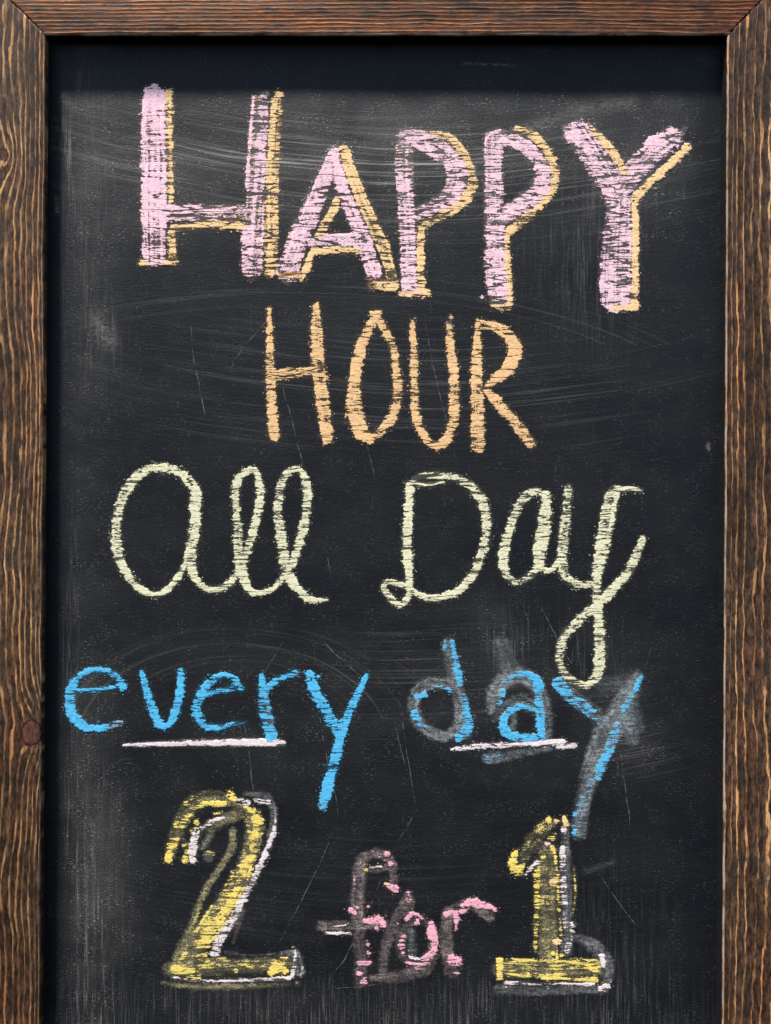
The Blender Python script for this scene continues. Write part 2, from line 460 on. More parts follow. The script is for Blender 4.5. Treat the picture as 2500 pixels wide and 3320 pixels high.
# ---- frame members: one profile swept along each member, mitred at 45 degrees
FW = 0.064
def make_rail(name, a, b, out, mat, ringf, stainf, label=None, miter_a=1.0, miter_b=1.0, painted=0.5, knots=(), worn_glint=1.0):
    """a, b: inner-edge end points on the board plane (photo px); out: unit vector (px axes) away from the board."""
    a = np.array(a, float); b = np.array(b, float); out = np.array(out, float)
    Lpx = np.hypot(*(b - a)); dr = (b - a) / Lpx
    r = 0.0016
    prof = [(0, -0.004), (0, 0.001), (0, 0.003), (0, 0.005), (0, 0.007), (0, 0.009), (0, 0.011), (0, FD - r)]
    for k in range(1, 5):
        an = math.pi / 2 * k / 4
        prof.append((r - r * math.cos(an), FD - r + r * math.sin(an)))
    nflat = 70
    for k in range(1, nflat):
        prof.append((r + (FW - 2 * r) * k / nflat, FD))
    for k in range(0, 5):
        an = math.pi / 2 * k / 4
        prof.append((FW - r + r * math.sin(an), FD - r + r * math.cos(an)))
    prof += [(FW, 0.0), (FW, -0.022), (0.0, -0.022), (0, -0.0045)]
    prof = np.array(prof)
    n = int(Lpx / 5.5)
    s = np.linspace(0, 1, n)
    Wp = prof[:, 0] / PX
    S, Wm = np.meshgrid(s, Wp, indexing='ij')
    _, H = np.meshgrid(s, prof[:, 1], indexing='ij')
    gap = 1.1
    along = (-miter_a * Wm + gap) + S * (Lpx + (miter_a + miter_b) * Wm - 2 * gap)
    PXX = a[0] + dr[0] * along + out[0] * Wm
    PYY = a[1] + dr[1] * along + out[1] * Wm
    ring = ringf(Wm, along, PYY)
    knot = np.zeros_like(ring)
    for (kw, ka, rw, ra) in knots:
        d = np.hypot((Wm - kw) / rw, (along - ka) / ra) + 0.25 * (fbm(Wm / 12, along / 12, 91) - 0.5)
        knot = np.maximum(knot, np.where(d < 0.86, 0.55, 1.0) * (1 - sstep(1.0, 1.1, d)))
    fr = ring - np.floor(ring)
    flat = (prof[:, 1] > FD - r * 1.01)[None, :]
    dh = (sstep(0.4, 0.8, fr) - sstep(0.9, 1.0, fr)) * 0.00022 + (fbm(Wm / 40, along / 400, 3) - 0.5) * 0.0007
    endd = np.minimum(S * Lpx, (1 - S) * Lpx)
    dh = dh * sstep(0, 40, endd)
    dh = dh - 0.0003 * (1 - sstep(0, 6, endd))
    Hh = H + np.where(flat, dh, 0)
    wob = (fbm(along / 120, Wm * 0 + 3, 8) - 0.5) * 2.2
    edge = np.where((prof[:, 0] < r * 1.01)[None, :] & (H > 0.006), wob, 0)
    PXX = PXX + out[0] * edge; PYY = PYY + out[1] * edge
    verts = np.stack([bx(PXX), -Hh, bz(PYY)], -1).reshape(-1, 3)
    m = len(prof)
    i = np.arange(n * m).reshape(n, m)
    j = np.roll(i, -1, axis=1)
    q = np.stack([i[:-1], j[:-1], j[1:], i[1:]], -1).reshape(-1, 4)
    # end caps as quad strips between the two halves of the profile ring
    caps = []
    for row, flip in ((i[0], False), (i[-1], True)):
        lo, hi = 0, m - 1
        while hi - lo > 2:
            qd = [row[lo], row[lo + 1], row[hi - 1], row[hi]]
            caps.append(qd[::-1] if flip else qd)
            lo += 1; hi -= 1
    q = np.concatenate([q, np.array(caps)])
    e1 = verts[q[0][1]] - verts[q[0][0]]
    # make the front faces look out of the picture
    k = len(prof) // 2
    tri = verts[[i[n // 2][40], j[n // 2][40], j[n // 2 + 1][40]]]
    if np.cross(tri[1] - tri[0], tri[2] - tri[0])[1] > 0:
        q = q[:, ::-1]
    c = verts.mean(0)
    o = new_obj(name, verts, q, mat, sign, loc=tuple(c))
    fattr(o, 'ring', ring); fattr(o, 'knot', knot)
    pn = np.where(Wm < 1, 1 - sstep(painted - 0.004, painted + 0.004, H), 0.0)
    fattr(o, 'paint', pn)
    fattr(o, 'stain', np.clip(stainf(PXX, PYY), 0, 1))
    fattr(o, 'arris', np.where((Wm < r / PX * 1.01) & (H > FD - r * 1.2), worn_glint, 0.0) * (Wm < r / PX * 0.9))
    vattr(o, 'grain', np.stack([Wm.ravel() * PX, along.ravel() * PX, 0 * Wm.ravel()], -1))
    if label:
        o['label'] = label
    return o

def ring_left(Wm, al, PY):
    wv = 34 * (fbm(PY / 480, Wm * 0 + 1.3, 11, 2) - 0.5) + 10 * (fbm(PY / 120, Wm / 90, 12, 3) - 0.5)
    x = Wm + wv * (0.4 + Wm / 90.)
    for (kw, kp, A, sw, sp) in ((22, 2362, 40, 46, 105), (112, 525, 30, 30, 62), (60, 1330, 12, 50, 220)):
        x = x + A * np.exp(-((Wm - kw) / sw) ** 2 - ((PY - kp) / sp) ** 2) * np.where(kw > 80, 1, 1)
    x = np.maximum(x + 20, 1)
    return 10.5 * np.log(1 + x / 122.) * 1.05

def ring_right(Wm, al, PY):
    wv = 30 * (fbm(PY / 700, Wm * 0 + 5.3, 21, 2) - 0.5) + 6 * (fbm(PY / 150, Wm / 90, 22, 3) - 0.5)
    x = Wm + wv * (0.25 + Wm / 110.) + 14 * np.sin(PY / 520.) * Wm / 120
    x = np.maximum(x + 10, 1)
    return 6.4 * np.log(1 + x / 88.)

def ring_top(Wm, al, PY):
    wv = 14 * (fbm(al / 700, Wm * 0 + 2.3, 41, 2) - 0.5) + 4 * (fbm(al / 110, Wm / 40, 42, 3) - 0.5)
    return (Wm + wv) / 12.5

def st_top(x, y): return sstep(900, 2300, x) * 0.75 + 0.5 * (fbm(x / 260, y / 30, 51) - 0.5) + 0.1
def st_left(x, y): return sstep(1500, 3000, y) * 0.65 + 0.9 * (fbm(x / 90, y / 240, 52) - 0.5) + 0.08
def st_right(x, y): return 0.28 + 0.9 * (fbm(x / 90, y / 240, 53) - 0.5)
c_tl = (inner_l(112.5), TOP); c_tr = (inner_r(112.5), TOP)
c_bl = (inner_l(BOT), BOT); c_br = (inner_r(BOT), BOT)
SB = 1660 + Z0 / PX      # photo row of the ground
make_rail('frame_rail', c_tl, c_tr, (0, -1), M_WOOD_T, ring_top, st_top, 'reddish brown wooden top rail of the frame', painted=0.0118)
make_rail('frame_stile', c_tl, (inner_l(SB), SB), (-1, 0), M_WOOD_L, ring_left, st_left, 'dark stained upright with close wavy grain and knots', miter_b=0.0, painted=0.0062, worn_glint=0.2,
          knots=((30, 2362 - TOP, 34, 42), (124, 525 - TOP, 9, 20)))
make_rail('frame_stile', c_tr, (inner_r(SB), SB), (1, 0), M_WOOD_R, ring_right, st_right, 'dark stained upright with sparse pale grain lines', miter_b=0.0, painted=0.0128, worn_glint=0.75)
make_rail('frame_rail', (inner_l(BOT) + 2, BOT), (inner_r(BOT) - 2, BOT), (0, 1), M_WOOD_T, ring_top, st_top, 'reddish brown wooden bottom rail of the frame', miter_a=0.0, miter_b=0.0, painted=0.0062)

# ------------------------------------------------------------------ chalk
PINK = srgb(240, 200, 210); ORNG = srgb(240, 202, 148); BURNT = srgb(200, 120, 45)
APRI = srgb(230, 188, 136); PALE = srgb(220, 216, 180); BLUE = srgb(84, 178, 220)
WHIT = srgb(228, 214, 212); YELL = srgb(234, 208, 108); ROSE = srgb(234, 168, 182)
S_GRY = srgb(158, 164, 164); S_OLI = srgb(180, 170, 128); S_ROS = srgb(176, 156, 152); S_BLU = srgb(150, 170, 176); S_WHT = srgb(190, 186, 184)

def catmull(P, step=8.0):
    P = np.asarray(P, float)
    if len(P) == 1:
        return np.concatenate([P, P + np.array([[0.6, 0.6] + [0] * (P.shape[1] - 2)])])
    out = []
    Q = np.concatenate([[2 * P[0] - P[1]], P, [2 * P[-1] - P[-2]]])
    for k in range(1, len(Q) - 2):
        p0, p1, p2, p3 = Q[k - 1], Q[k], Q[k + 1], Q[k + 2]
        n = max(1, int(np.hypot(*(p2 - p1)[:2]) / step))
        for t in np.arange(n) / n:
            v = 0.5 * (2 * p1 + (p2 - p0) * t + (2 * p0 - 5 * p1 + 4 * p2 - p3) * t * t + (3 * p1 - p0 - 3 * p2 + p3) * t ** 3)
            v[2:] = p1[2:] * (1 - t) + p2[2:] * t
            out.append(v)
    out.append(P[-1])
    return np.array(out)

GS = 2.4        # grid pitch of the chalk relief, photo px
layer = [0]
def chalk_mark(name, label, strokes, tf):
    """strokes: (kind, colour, pts, widths, strength, options) in the close-up's own pixels; tf = (x0, y0, scale)."""
    x0, y0, sc = tf
    prep = []
    for st in strokes:
        kind, colr, pts, wd, pr = st[:5]
        opt = st[5] if len(st) > 5 else {}
        pts = np.array(pts, float)
        k = 1.0 if opt.get('src') else sc
        off = np.array([0, 0]) if opt.get('src') else np.array([x0, y0])
        pts = off + pts / k
        wd = np.atleast_1d(np.array(wd, float)) / k
        if len(wd) != len(pts):
            wd = np.interp(np.linspace(0, 1, len(pts)), np.linspace(0, 1, len(wd)), wd)
        prr = np.atleast_1d(np.array(pr, float))
        prr = np.interp(np.linspace(0, 1, len(pts)), np.linspace(0, 1, len(prr)), prr)
        prep.append((kind, colr, catmull(np.column_stack([pts, wd / 2 + ((3.4 if colr == ORNG else 0.3 if colr in (APRI, PALE) else 1.6) if kind == 'c' else 0), prr])), opt))
    lo = np.min([c[:, :2].min(0) - c[:, 2].max() * 1.25 - 10 for _, _, c, _ in prep], 0)
    hi = np.max([c[:, :2].max(0) + c[:, 2].max() * 1.25 + 10 for _, _, c, _ in prep], 0)
    nx, ny = np.ceil((hi - lo) / GS).astype(int) + 1
    X, Y = np.meshgrid(lo[0] + np.arange(nx) * GS, lo[1] + np.arange(ny) * GS)
    press = np.zeros(X.shape); smear = np.zeros(X.shape)
    cc = np.zeros(X.shape + (3,)); sc_ = np.zeros(X.shape + (3,))
    cc[:] = prep[0][1]; sc_[:] = prep[0][1]
    for si, (kind, colr, C, opt) in enumerate(prep):
        pad = C[:, 2].max() * 1.3 + 8
        i0 = max(0, int((C[:, 0].min() - pad - lo[0]) / GS)); i1 = min(nx, int((C[:, 0].max() + pad - lo[0]) / GS) + 2)
        j0 = max(0, int((C[:, 1].min() - pad - lo[1]) / GS)); j1 = min(ny, int((C[:, 1].max() + pad - lo[1]) / GS) + 2)
        xs = X[j0:j1, i0:i1]; ys = Y[j0:j1, i0:i1]
        bv = np.full(xs.shape, 9.0); bh = np.ones(xs.shape); bp = np.zeros(xs.shape); bl = np.zeros(xs.shape)
        nseg = len(C) - 1
        butt = opt.get('butt', False)
        for k in range(nseg):
            a, b = C[k], C[k + 1]
            dx, dy = b[0] - a[0], b[1] - a[1]
            l2 = dx * dx + dy * dy + 1e-9
            t = ((xs - a[0]) * dx + (ys - a[1]) * dy) / l2
            tc = np.clip(t, 0, 1)
            ex = xs - a[0] - tc * dx; ey = ys - a[1] - tc * dy
            hw = a[2] + tc * (b[2] - a[2])
            lat = ((xs - a[0]) * dy - (ys - a[1]) * dx) / math.sqrt(l2)
            v = np.hypot(ex, ey) / hw
            if butt:
                if k == 0:
                    v = np.where(t < 0, np.maximum(np.abs(lat) / hw, 1 - t * -0 + (-t) * math.sqrt(l2) / 10), v)
                if k == nseg - 1:
                    v = np.where(t > 1, np.maximum(np.abs(lat) / hw, 1 + (t - 1) * math.sqrt(l2) / 10), v)
            mk = v < bv
            bv = np.where(mk, v, bv); bh = np.where(mk, hw, bh)
            bp = np.where(mk, a[3] + tc * (b[3] - a[3]), bp); bl = np.where(mk, lat, bl)
        rg = opt.get('rough', 1.0)
        sd_ = 100 + si * 7 + len(name)
        nz = fbm(xs / 13, ys / 9, sd_, 3) - 0.5
        nz2 = vnoise(xs / 4.2, ys / 3.4, sd_ + 2) - 0.5
        wid = vnoise(xs / 38, ys / 38, sd_ + 4) - 0.5
        d_in = (1 - bv) * bh + (nz * 10 + nz2 * 4) * rg * np.clip(bh / 12, 0.35, 1.3) + wid * 0.22 * np.minimum(bh, 22) * rg
        if kind == 'c':
            q = np.clip(d_in / opt.get('edge', 4.5), 0, 1) ** 0.7
            var = 1 + opt.get('var', 0.28) * 2 * (fbm(xs / 45, ys / 34, sd_ + 3, 2) - 0.5)
            gro = 1 - opt.get('groove', 0.10) * 2 * np.clip(vnoise(bl / 5.5 + 50, (xs + ys) / 260, sd_ + 5) - 0.35, 0, 1)
            p = np.clip(bp * var * gro, 0, 1.15) * q
            crumb = hash2(np.round(xs / GS), np.round(ys / GS), sd_)
            p = np.maximum(p, np.where((d_in > -9) & (d_in < 1) & (crumb > (0.95 if rg > 0.5 else 2)), 0.5 * bp, 0))
            hal = 0.06 * bp * sstep(-8, 2, d_in) * (0.3 + 1.2 * fbm(xs / 9, ys / 7, sd_ + 8, 2))
            so_ = smear[j0:j1, i0:i1]
            hw_ = sstep(0, 0.06, hal - so_)[..., None]
            sc_[j0:j1, i0:i1] = sc_[j0:j1, i0:i1] * (1 - hw_) + np.array(colr) * hw_
            smear[j0:j1, i0:i1] = np.maximum(so_, hal)
            wgt = sstep(0.12, 0.5, p)[..., None]
            cut = cc[j0:j1, i0:i1]
            cc[j0:j1, i0:i1] = cut * (1 - wgt) + np.array(colr) * wgt
            press[j0:j1, i0:i1] = np.maximum(press[j0:j1, i0:i1] * (1 - 0.25 * wgt[..., 0]), p)
        else:
            q = sstep(0, 1, np.clip(d_in / opt.get('edge', max(11.0, 0.62 * C[:, 2].mean())), 0, 1))
            var = 0.25 + 1.7 * fbm(xs / 50, ys / 34, sd_ + 3, 3)
            drag = (0.25 + 0.9 * vnoise(bl / 10 + 30, (xs + ys) / 260, sd_ + 9) + 0.55 * vnoise(bl / 4 + 30, (xs + ys) / 90, sd_ + 10)) * (0.6 + 0.8 * vnoise(xs / 5, ys / 4, sd_ + 12))
            a_ = np.clip(bp * q * var * drag, 0, 0.9)
            if kind == 'e':        # rubbed out
                press[j0:j1, i0:i1] *= 1 - a_
            else:
                old = smear[j0:j1, i0:i1]
                tot = 1 - (1 - old) * (1 - a_)
                wgt = np.where(tot > 1e-4, a_ / np.maximum(tot, 1e-4), 0)[..., None]
                sc_[j0:j1, i0:i1] = sc_[j0:j1, i0:i1] * (1 - wgt) + np.array(colr) * wgt
                smear[j0:j1, i0:i1] = tot
    keep = (press > 0.015) | (smear > 0.006)
    cell = keep[:-1, :-1] | keep[1:, :-1] | keep[1:, 1:] | keep[:-1, 1:]
    used = np.zeros(X.shape, bool)
    used[:-1, :-1] |= cell; used[1:, :-1] |= cell; used[1:, 1:] |= cell; used[:-1, 1:] |= cell
    idx = np.full(X.shape, -1); idx[used] = np.arange(used.sum())
    f = np.stack([idx[:-1, :-1][cell], idx[1:, :-1][cell], idx[1:, 1:][cell], idx[:-1, 1:][cell]], -1)
    layer[0] += 1
    H = (fbm(X / 300, Y / 160, 5) - 0.5) * 0.0006 + 0.00022 + 0.00005 * (layer[0] % 3) + np.clip(press, 0, 1) * 0.00025 * (0.6 + 0.6 * vnoise(X / 7, Y / 5, 9))
    verts = np.stack([bx(X[used]), -H[used], bz(Y[used])], -1)
    c = verts.mean(0); c[2] = verts[:, 2].min(); c[1] = 0
    o = new_obj(name, verts, f, M_CHALK, panel, loc=tuple(c))
    fattr(o, 'press', press[used]); fattr(o, 'smear', smear[used])
    for nm, A in (('chalk_colour', cc), ('smear_colour', sc_)):
        at = o.data.attributes.new(nm, 'FLOAT_COLOR', 'POINT')
        at.data.foreach_set('color', np.column_stack([A[used], np.ones(used.sum())]).astype(np.float32).ravel())
    vattr(o, 'board', np.stack([X[used] * PX, Y[used] * PX, X[used] * 0], -1))
    o['label'] = label
    return o

B = {'butt': True}
BG = {'butt': True, 'groove': 0.45}
SRC = {'src': True}
ZA = (400, 250, 2.7767); ZB = (850, 400, 2.2213); ZC = (1500, 350, 2.0825); ZD = (800, 950, 3.332); ZE = (1250, 950, 3.029)
ZF = (330, 1450, 2.0825); ZG = (1180, 1450, 1.666); ZH = (180, 2050, 1.5867); ZI = (1280, 2030, 1.8511)
ZJ = (480, 2520, 2.7767); ZK = (980, 2720, 2.38); ZL = (1530, 2600, 3.029)

# ---- HAPPY
chalk_mark('chalk_letter', 'large pink chalk letter H shaded with orange', [
    ('c', ORNG, [(406, 125), (412, 500), (430, 1135)], [68, 66, 34], 0.82, BG),
    ('c', ORNG, [(435, 1390), (440, 1635)], [62, 66], 0.80, B),
    ('c', ORNG, [(175, 1670), (460, 1665)], 56, 0.70),
    ('c', PINK, [(278, 140), (274, 300), (278, 800), (276, 1250), (282, 1625)], [180, 216, 228, 226, 206], [1.15, 1.1, 0.98, 0.88, 0.84], BG),
    ('c', PINK, [(215, 160), (190, 420), (185, 800)], [40, 48, 40], 1.0, B),
    ('c', PINK, [(350, 130), (350, 420), (360, 700)], [46, 50, 40], 1.0, B),
    ('c', PINK, [(380, 1235), (700, 1220), (1110, 1230)], [140, 150, 150], [0.75, 0.62, 0.52], BG),
    ('c', PINK, [(420, 1180), (700, 1175)], [60, 40], 0.85),
    ('c', ORNG, [(430, 1365), (760, 1330), (1110, 1345)], [50, 62, 62], [0.7, 0.72, 0.85], B),
    ('c', PINK, [(1240, 195), (1228, 500), (1198, 1000), (1172, 1400), (1160, 1745)], [140, 150, 160, 190, 190], [0.5, 0.66, 0.7, 0.7, 0.62], BG),
    ('c', PINK, [(1130, 1380), (1115, 1700)], [110, 90], 0.82, B),
    ('c', PINK, [(1174, 190), (1147, 500), (1122, 850), (1108, 1000)], [24, 32, 34, 28], 1.0),
    ('c', ORNG, [(1385, 200), (1365, 400), (1345, 700), (1330, 1000), (1326, 1400), (1316, 1790)], [80, 86, 84, 84, 84, 76], 0.80, BG),
    ('c', ORNG, [(1404, 250), (1385, 700), (1378, 1000), (1364, 1720)], [34, 34, 36, 40], 0.55),
    ('c', ORNG, [(1398, 160)], 58, 1.0),
    ('c', BURNT, [(1392, 340), (1372, 560), (1366, 760)], 9, 0.7),
    ('s', S_WHT, [(1240, 190), (1290, 150)], [70, 80], 0.35),
    ('s', S_WHT, [(1250, 250), (1190, 1000), (1160, 1700)], 150, 0.08)], ZA)

chalk_mark('chalk_letter', 'pink chalk letter A shaded with orange', [
    ('c', ORNG, [(578, 170), (640, 350), (722, 560), (805, 745), (885, 920), (945, 1150)], [70, 80, 84, 80, 80, 66], 0.78, BG),
    ('c', PINK, [(528, 190), (440, 430), (345, 660), (255, 850), (180, 1085)], [60, 110, 140, 150, 165], [0.85, 0.8, 0.76, 0.74, 0.74], BG),
    ('c', PINK, [(525, 220), (570, 450), (655, 650), (735, 850), (812, 1095)], [50, 100, 112, 112, 116], [0.95, 0.9, 0.86, 0.8, 0.85], BG),
    ('c', PINK, [(490, 200), (330, 570), (130, 1070)], [14, 16, 16], 1.0),
    ('c', PINK, [(330, 850), (500, 840), (740, 855)], [80, 90, 90], 0.50, B),
    ('c', PINK, [(440, 806), (700, 806)], 26, 0.92),
    ('c', ORNG, [(540, 555), (480, 680), (412, 800)], [46, 52, 44], 0.82),
    ('c', ORNG, [(352, 925), (520, 914), (692, 922)], 46, 0.74, B),
    ('c', ORNG, [(352, 950), (322, 1040), (286, 1115)], [36, 44, 34], 0.82),
    ('c', ORNG, [(118, 1094), (290, 1096)], 40, 0.62, B), ('c', BURNT, [(125, 1080), (275, 1083)], 16, 0.62),
    ('c', ORNG, [(775, 1168), (962, 1172)], 62, 0.66, B), ('c', BURNT, [(755, 1118), (890, 1132)], 24, 0.72),
    ('c', PINK, [(520, 180)], 44, 0.8),
    ('s', S_WHT, [(500, 180), (330, 570), (190, 1060)], 130, 0.07), ('s', S_WHT, [(350, 850), (760, 850)], 100, 0.09)], ZB)

chalk_mark('chalk_letter', 'pink chalk letter P shaded with orange beside the letter A', [
    ('c', ORNG, [(1215, 78), (1340, 100), (1432, 190), (1502, 330), (1512, 460), (1455, 560), (1330, 645), (1180, 725)], [30, 50, 46, 48, 60, 74, 66, 46], 0.78, {'groove': 0.3}),
    ('c', ORNG, [(1145, 745), (1140, 1000), (1146, 1215)], [46, 50, 54], [0.9, 0.85, 0.7], B),
    ('c', PINK, [(1028, 130), (1022, 300), (1032, 500), (1048, 800), (1060, 1210)], [128, 126, 122, 116, 108], [0.62, 0.66, 0.74, 0.74, 0.84], BG),
    ('c', PINK, [(1070, 95), (1180, 118), (1300, 190), (1390, 310), (1404, 420), (1340, 540), (1230, 600), (1110, 665)], [100, 106, 120, 142, 144, 120, 100, 90], [0.74, 0.74, 0.68, 0.72, 0.74, 0.66, 0.62, 0.66], {'groove': 0.45}),
    ('c', PINK, [(1090, 150), (1180, 195), (1260, 250)], [30, 40, 40], 0.85),
    ('c', PINK, [(995, 90), (1070, 70)], 50, 0.75),
    ('c', ORNG, [(1005, 1226), (1195, 1222)], 34, 0.58), ('c', PINK, [(1140, 1240)], 24, 0.8), ('c', ORNG, [(1160, 1250)], 22, 0.8),
    ('s', S_WHT, [(1020, 60), (1020, 130)], 110, 0.35), ('s', S_WHT, [(1025, 150), (1055, 1150)], 116, 0.07), ('s', S_WHT, [(1150, 110), (1380, 300), (1390, 450), (1130, 640)], 140, 0.08)], ZB)

chalk_mark('chalk_letter', 'pink chalk letter P shaded with orange beside the letter Y', [
    ('c', ORNG, [(355, 148), (460, 180), (552, 268), (608, 370), (618, 490), (572, 590), (470, 700), (315, 835)], [30, 44, 50, 54, 58, 66, 60, 50], 0.80, {'groove': 0.3}),
    ('c', ORNG, [(296, 848), (305, 1100), (316, 1335)], [28, 44, 48], 0.86, B),
    ('c', PINK, [(208, 190), (210, 500), (216, 800), (220, 1050), (238, 1275)], [118, 126, 132, 138, 128], [0.68, 0.78, 0.8, 0.8, 0.72], BG),
    ('c', PINK, [(155, 300), (162, 210), (205, 165), (250, 155)], [14, 18, 26, 30], 0.95),
    ('c', PINK, [(255, 210), (365, 228), (470, 300), (540, 430), (528, 540), (430, 640), (270, 735)], [70, 96, 104, 104, 108, 118, 110], [0.86, 0.82, 0.72, 0.76, 0.7, 0.74, 0.76], {'groove': 0.5}),
    ('c', PINK, [(270, 215), (370, 255)], [40, 34], 1.0),
    ('c', ORNG, [(195, 1325), (325, 1335)], 56, 0.58, B), ('c', PINK, [(130, 1280)], 24, 0.8),
    ('s', S_WHT, [(250, 160), (340, 150)], 50, 0.3), ('s', S_WHT, [(210, 180), (235, 1290)], 130, 0.08), ('s', S_WHT, [(330, 200), (530, 430), (300, 740)], 130, 0.07)], ZC)

chalk_mark('chalk_letter', 'pink chalk letter Y shaded with orange', [
    ('c', PINK, [(765, 150), (865, 300), (965, 460), (1030, 620)], [168, 174, 176, 130], [0.86, 0.8, 0.76, 0.68], {'butt': True, 'groove': 0.5, 'rough': 1.6}),
    ('c', PINK, [(1420, 200), (1290, 300), (1140, 450), (1065, 580)], [150, 150, 150, 120], [0.86, 0.82, 0.76, 0.66], {'butt': True, 'groove': 0.5, 'rough': 2.0}),
    ('c', PINK, [(1402, 155)], 62, 1.0), ('c', PINK, [(1260, 235), (1350, 200)], [70, 60], 0.98), ('c', PINK, [(720, 190), (790, 240)], [70, 50], 0.98),
    ('c', PINK, [(1056, 610), (1052, 760), (1042, 900), (1032, 1100), (1032, 1288)], [150, 166, 196, 210, 214], [0.66, 0.72, 0.78, 0.74, 0.74], BG),
    ('c', PINK, [(1000, 1040), (1002, 1300)], 42, 1.0, B),
    ('c', ORNG, [(868, 135), (960, 240), (1040, 340), (1092, 440)], [30, 46, 50, 40], 0.92, {'groove': 0.2}),
    ('c', ORNG, [(1520, 265), (1400, 380), (1250, 520), (1165, 615)], [44, 50, 52, 46], 0.94, {'groove': 0.2}),
    ('c', ORNG, [(1160, 610), (1165, 900), (1160, 1340)], [34, 46, 46], 0.92, B),
    ('c', ORNG, [(1005, 1350), (1185, 1350)], 34, 0.85, B),
    ('s', S_WHT, [(1470, 180), (1490, 150)], 60, 0.30), ('s', S_WHT, [(690, 140), (780, 100)], 60, 0.22),
    ('s', S_WHT, [(770, 160), (960, 460), (1050, 640), (1035, 1300)], 170, 0.07), ('s', S_WHT, [(1430, 200), (1080, 560)], 140, 0.07)], ZC)

# ---- HOUR
chalk_mark('chalk_letter', 'apricot chalk letter H with thin uprights', [
    ('c', APRI, [(244, 165), (250, 500), (256, 800), (270, 1150), (300, 1545)], [44, 90, 98, 112, 106], [1.0, 0.95, 0.88, 0.84, 0.84]),
    ('c', APRI, [(746, 140), (755, 400), (775, 800), (815, 1100), (872, 1570)], [78, 132, 152, 140, 132], [1.0, 0.92, 0.86, 0.86, 0.84], {'groove': 0.25}),
    ('c', APRI, [(300, 875), (500, 850), (705, 840)], [84, 90, 84], 0.72), ('c', APRI, [(315, 935), (690, 885)], [22, 16], 1.0),
    ('s', S_WHT, [(730, 830)], 70, 0.25)], ZD)
chalk_mark('chalk_letter', 'apricot chalk letter O with a pointed top', [
    ('c', APRI, [(1400, 230), (1300, 430), (1225, 620), (1180, 850), (1158, 1100), (1165, 1300), (1240, 1500), (1340, 1590)], [84, 104, 116, 130, 148, 190, 170, 90], [0.85, 0.8, 0.86, 0.86, 0.86, 0.9, 0.84, 0.9], {'groove': 0.2}),
    ('c', APRI, [(1220, 1019), (1250, 1076), (1277, 1130), (1284, 1207), (1291, 1264), (1288, 1307), (1270, 1356), (1240, 1392), (1202, 1427)], [22, 25, 27, 28, 33, 32, 32, 34, 24], [0.9, 0.82, 0.82, 0.86, 0.88, 0.86, 0.82, 0.88, 0.95], SRC),
    ('c', APRI, [(1340, 215), (1400, 225), (1445, 195)], [40, 50, 28], 0.95)], ZD)
chalk_mark('chalk_letter', 'apricot chalk letter U', [
    ('c', APRI, [(265, 290), (276, 600), (286, 900), (290, 1150), (330, 1320), (420, 1460), (500, 1505), (600, 1440), (668, 1250), (675, 1000), (665, 780), (645, 550), (620, 330)], [56, 78, 86, 86, 82, 76, 84, 98, 96, 98, 102, 92, 64], [1.0, 0.84, 0.86, 0.82, 0.86, 0.86, 0.9, 0.86, 0.86, 0.86, 0.9, 0.82, 0.9]),
    ('c', APRI, [(642, 240)], 46, 1.0), ('s', S_WHT, [(600, 290), (660, 320)], 60, 0.25)], ZE)
chalk_mark('chalk_letter', 'apricot chalk letter R', [
    ('c', APRI, [(905, 265), (898, 500), (896, 800), (904, 1100), (908, 1500)], [36, 94, 116, 132, 142], [1.0, 0.92, 0.9, 0.9, 0.82], {'groove': 0.25}),
    ('c', APRI, [(930, 278), (1080, 322), (1195, 400), (1262, 510), (1265, 620), (1195, 750), (1085, 850), (985, 925)], [34, 66, 110, 142, 146, 130, 104, 56], [1.0, 0.95, 0.88, 0.88, 0.9, 0.88, 0.82, 0.8]),
    ('c', APRI, [(930, 350), (1040, 352), (1150, 415)], [26, 34, 50], 1.0),
    ('c', APRI, [(990, 960), (1100, 1075), (1215, 1210), (1320, 1335), (1425, 1475)], [70, 98, 98, 108, 106], [0.9, 0.9, 0.86, 0.88, 0.78])], ZE)

# ---- All Day
chalk_mark('chalk_letter', 'pale yellow cursive chalk letter a beginning the word all', [
    ('c', PALE, [(410, 135), (290, 165), (185, 265), (122, 400), (98, 560), (105, 690), (150, 820), (230, 930), (330, 992), (420, 978), (500, 900), (560, 790), (602, 660), (625, 540)], [58, 66, 66, 66, 68, 68, 64, 56, 50, 44, 46, 44, 50, 60], 0.86),
    ('c', PALE, [(400, 140), (520, 168), (600, 240), (645, 312)], [66, 62, 62, 60], 0.80),
    ('c', PALE, [(640, 300), (632, 450), (622, 600), (612, 750), (622, 860), (680, 940), (760, 963), (850, 930), (912, 860)], [78, 82, 72, 66, 60, 50, 46, 50, 46], 0.82)], ZF)
chalk_mark('chalk_letter', 'pale yellow cursive chalk letter l beside the letter a', [
    ('c', PALE, [(925, 850), (985, 690), (1035, 530), (1062, 390), (1066, 270), (1045, 165), (990, 160), (930, 205), (905, 300), (906, 420), (920, 560), (924, 680), (940, 800), (966, 900), (1003, 970), (1060, 983), (1150, 960), (1215, 890)], [50, 58, 62, 64, 62, 50, 46, 52, 56, 60, 66, 70, 72, 70, 50, 40, 42, 40], 0.82)], ZF)
chalk_mark('chalk_letter', 'pale yellow cursive chalk letter l ending the word all with a tail', [
    ('c', PALE, [(1225, 880), (1295, 770), (1350, 600), (1380, 450), (1390, 300), (1358, 180), (1310, 150), (1240, 190), (1205, 290), (1190, 430), (1206, 560), (1220, 680), (1238, 800), (1280, 900), (1345, 975), (1410, 1030), (1520, 1030)], [46, 56, 60, 62, 62, 50, 42, 54, 56, 60, 68, 72, 76, 72, 60, 52, 24], [0.8] * 15 + [0.7, 0.55])], ZF)
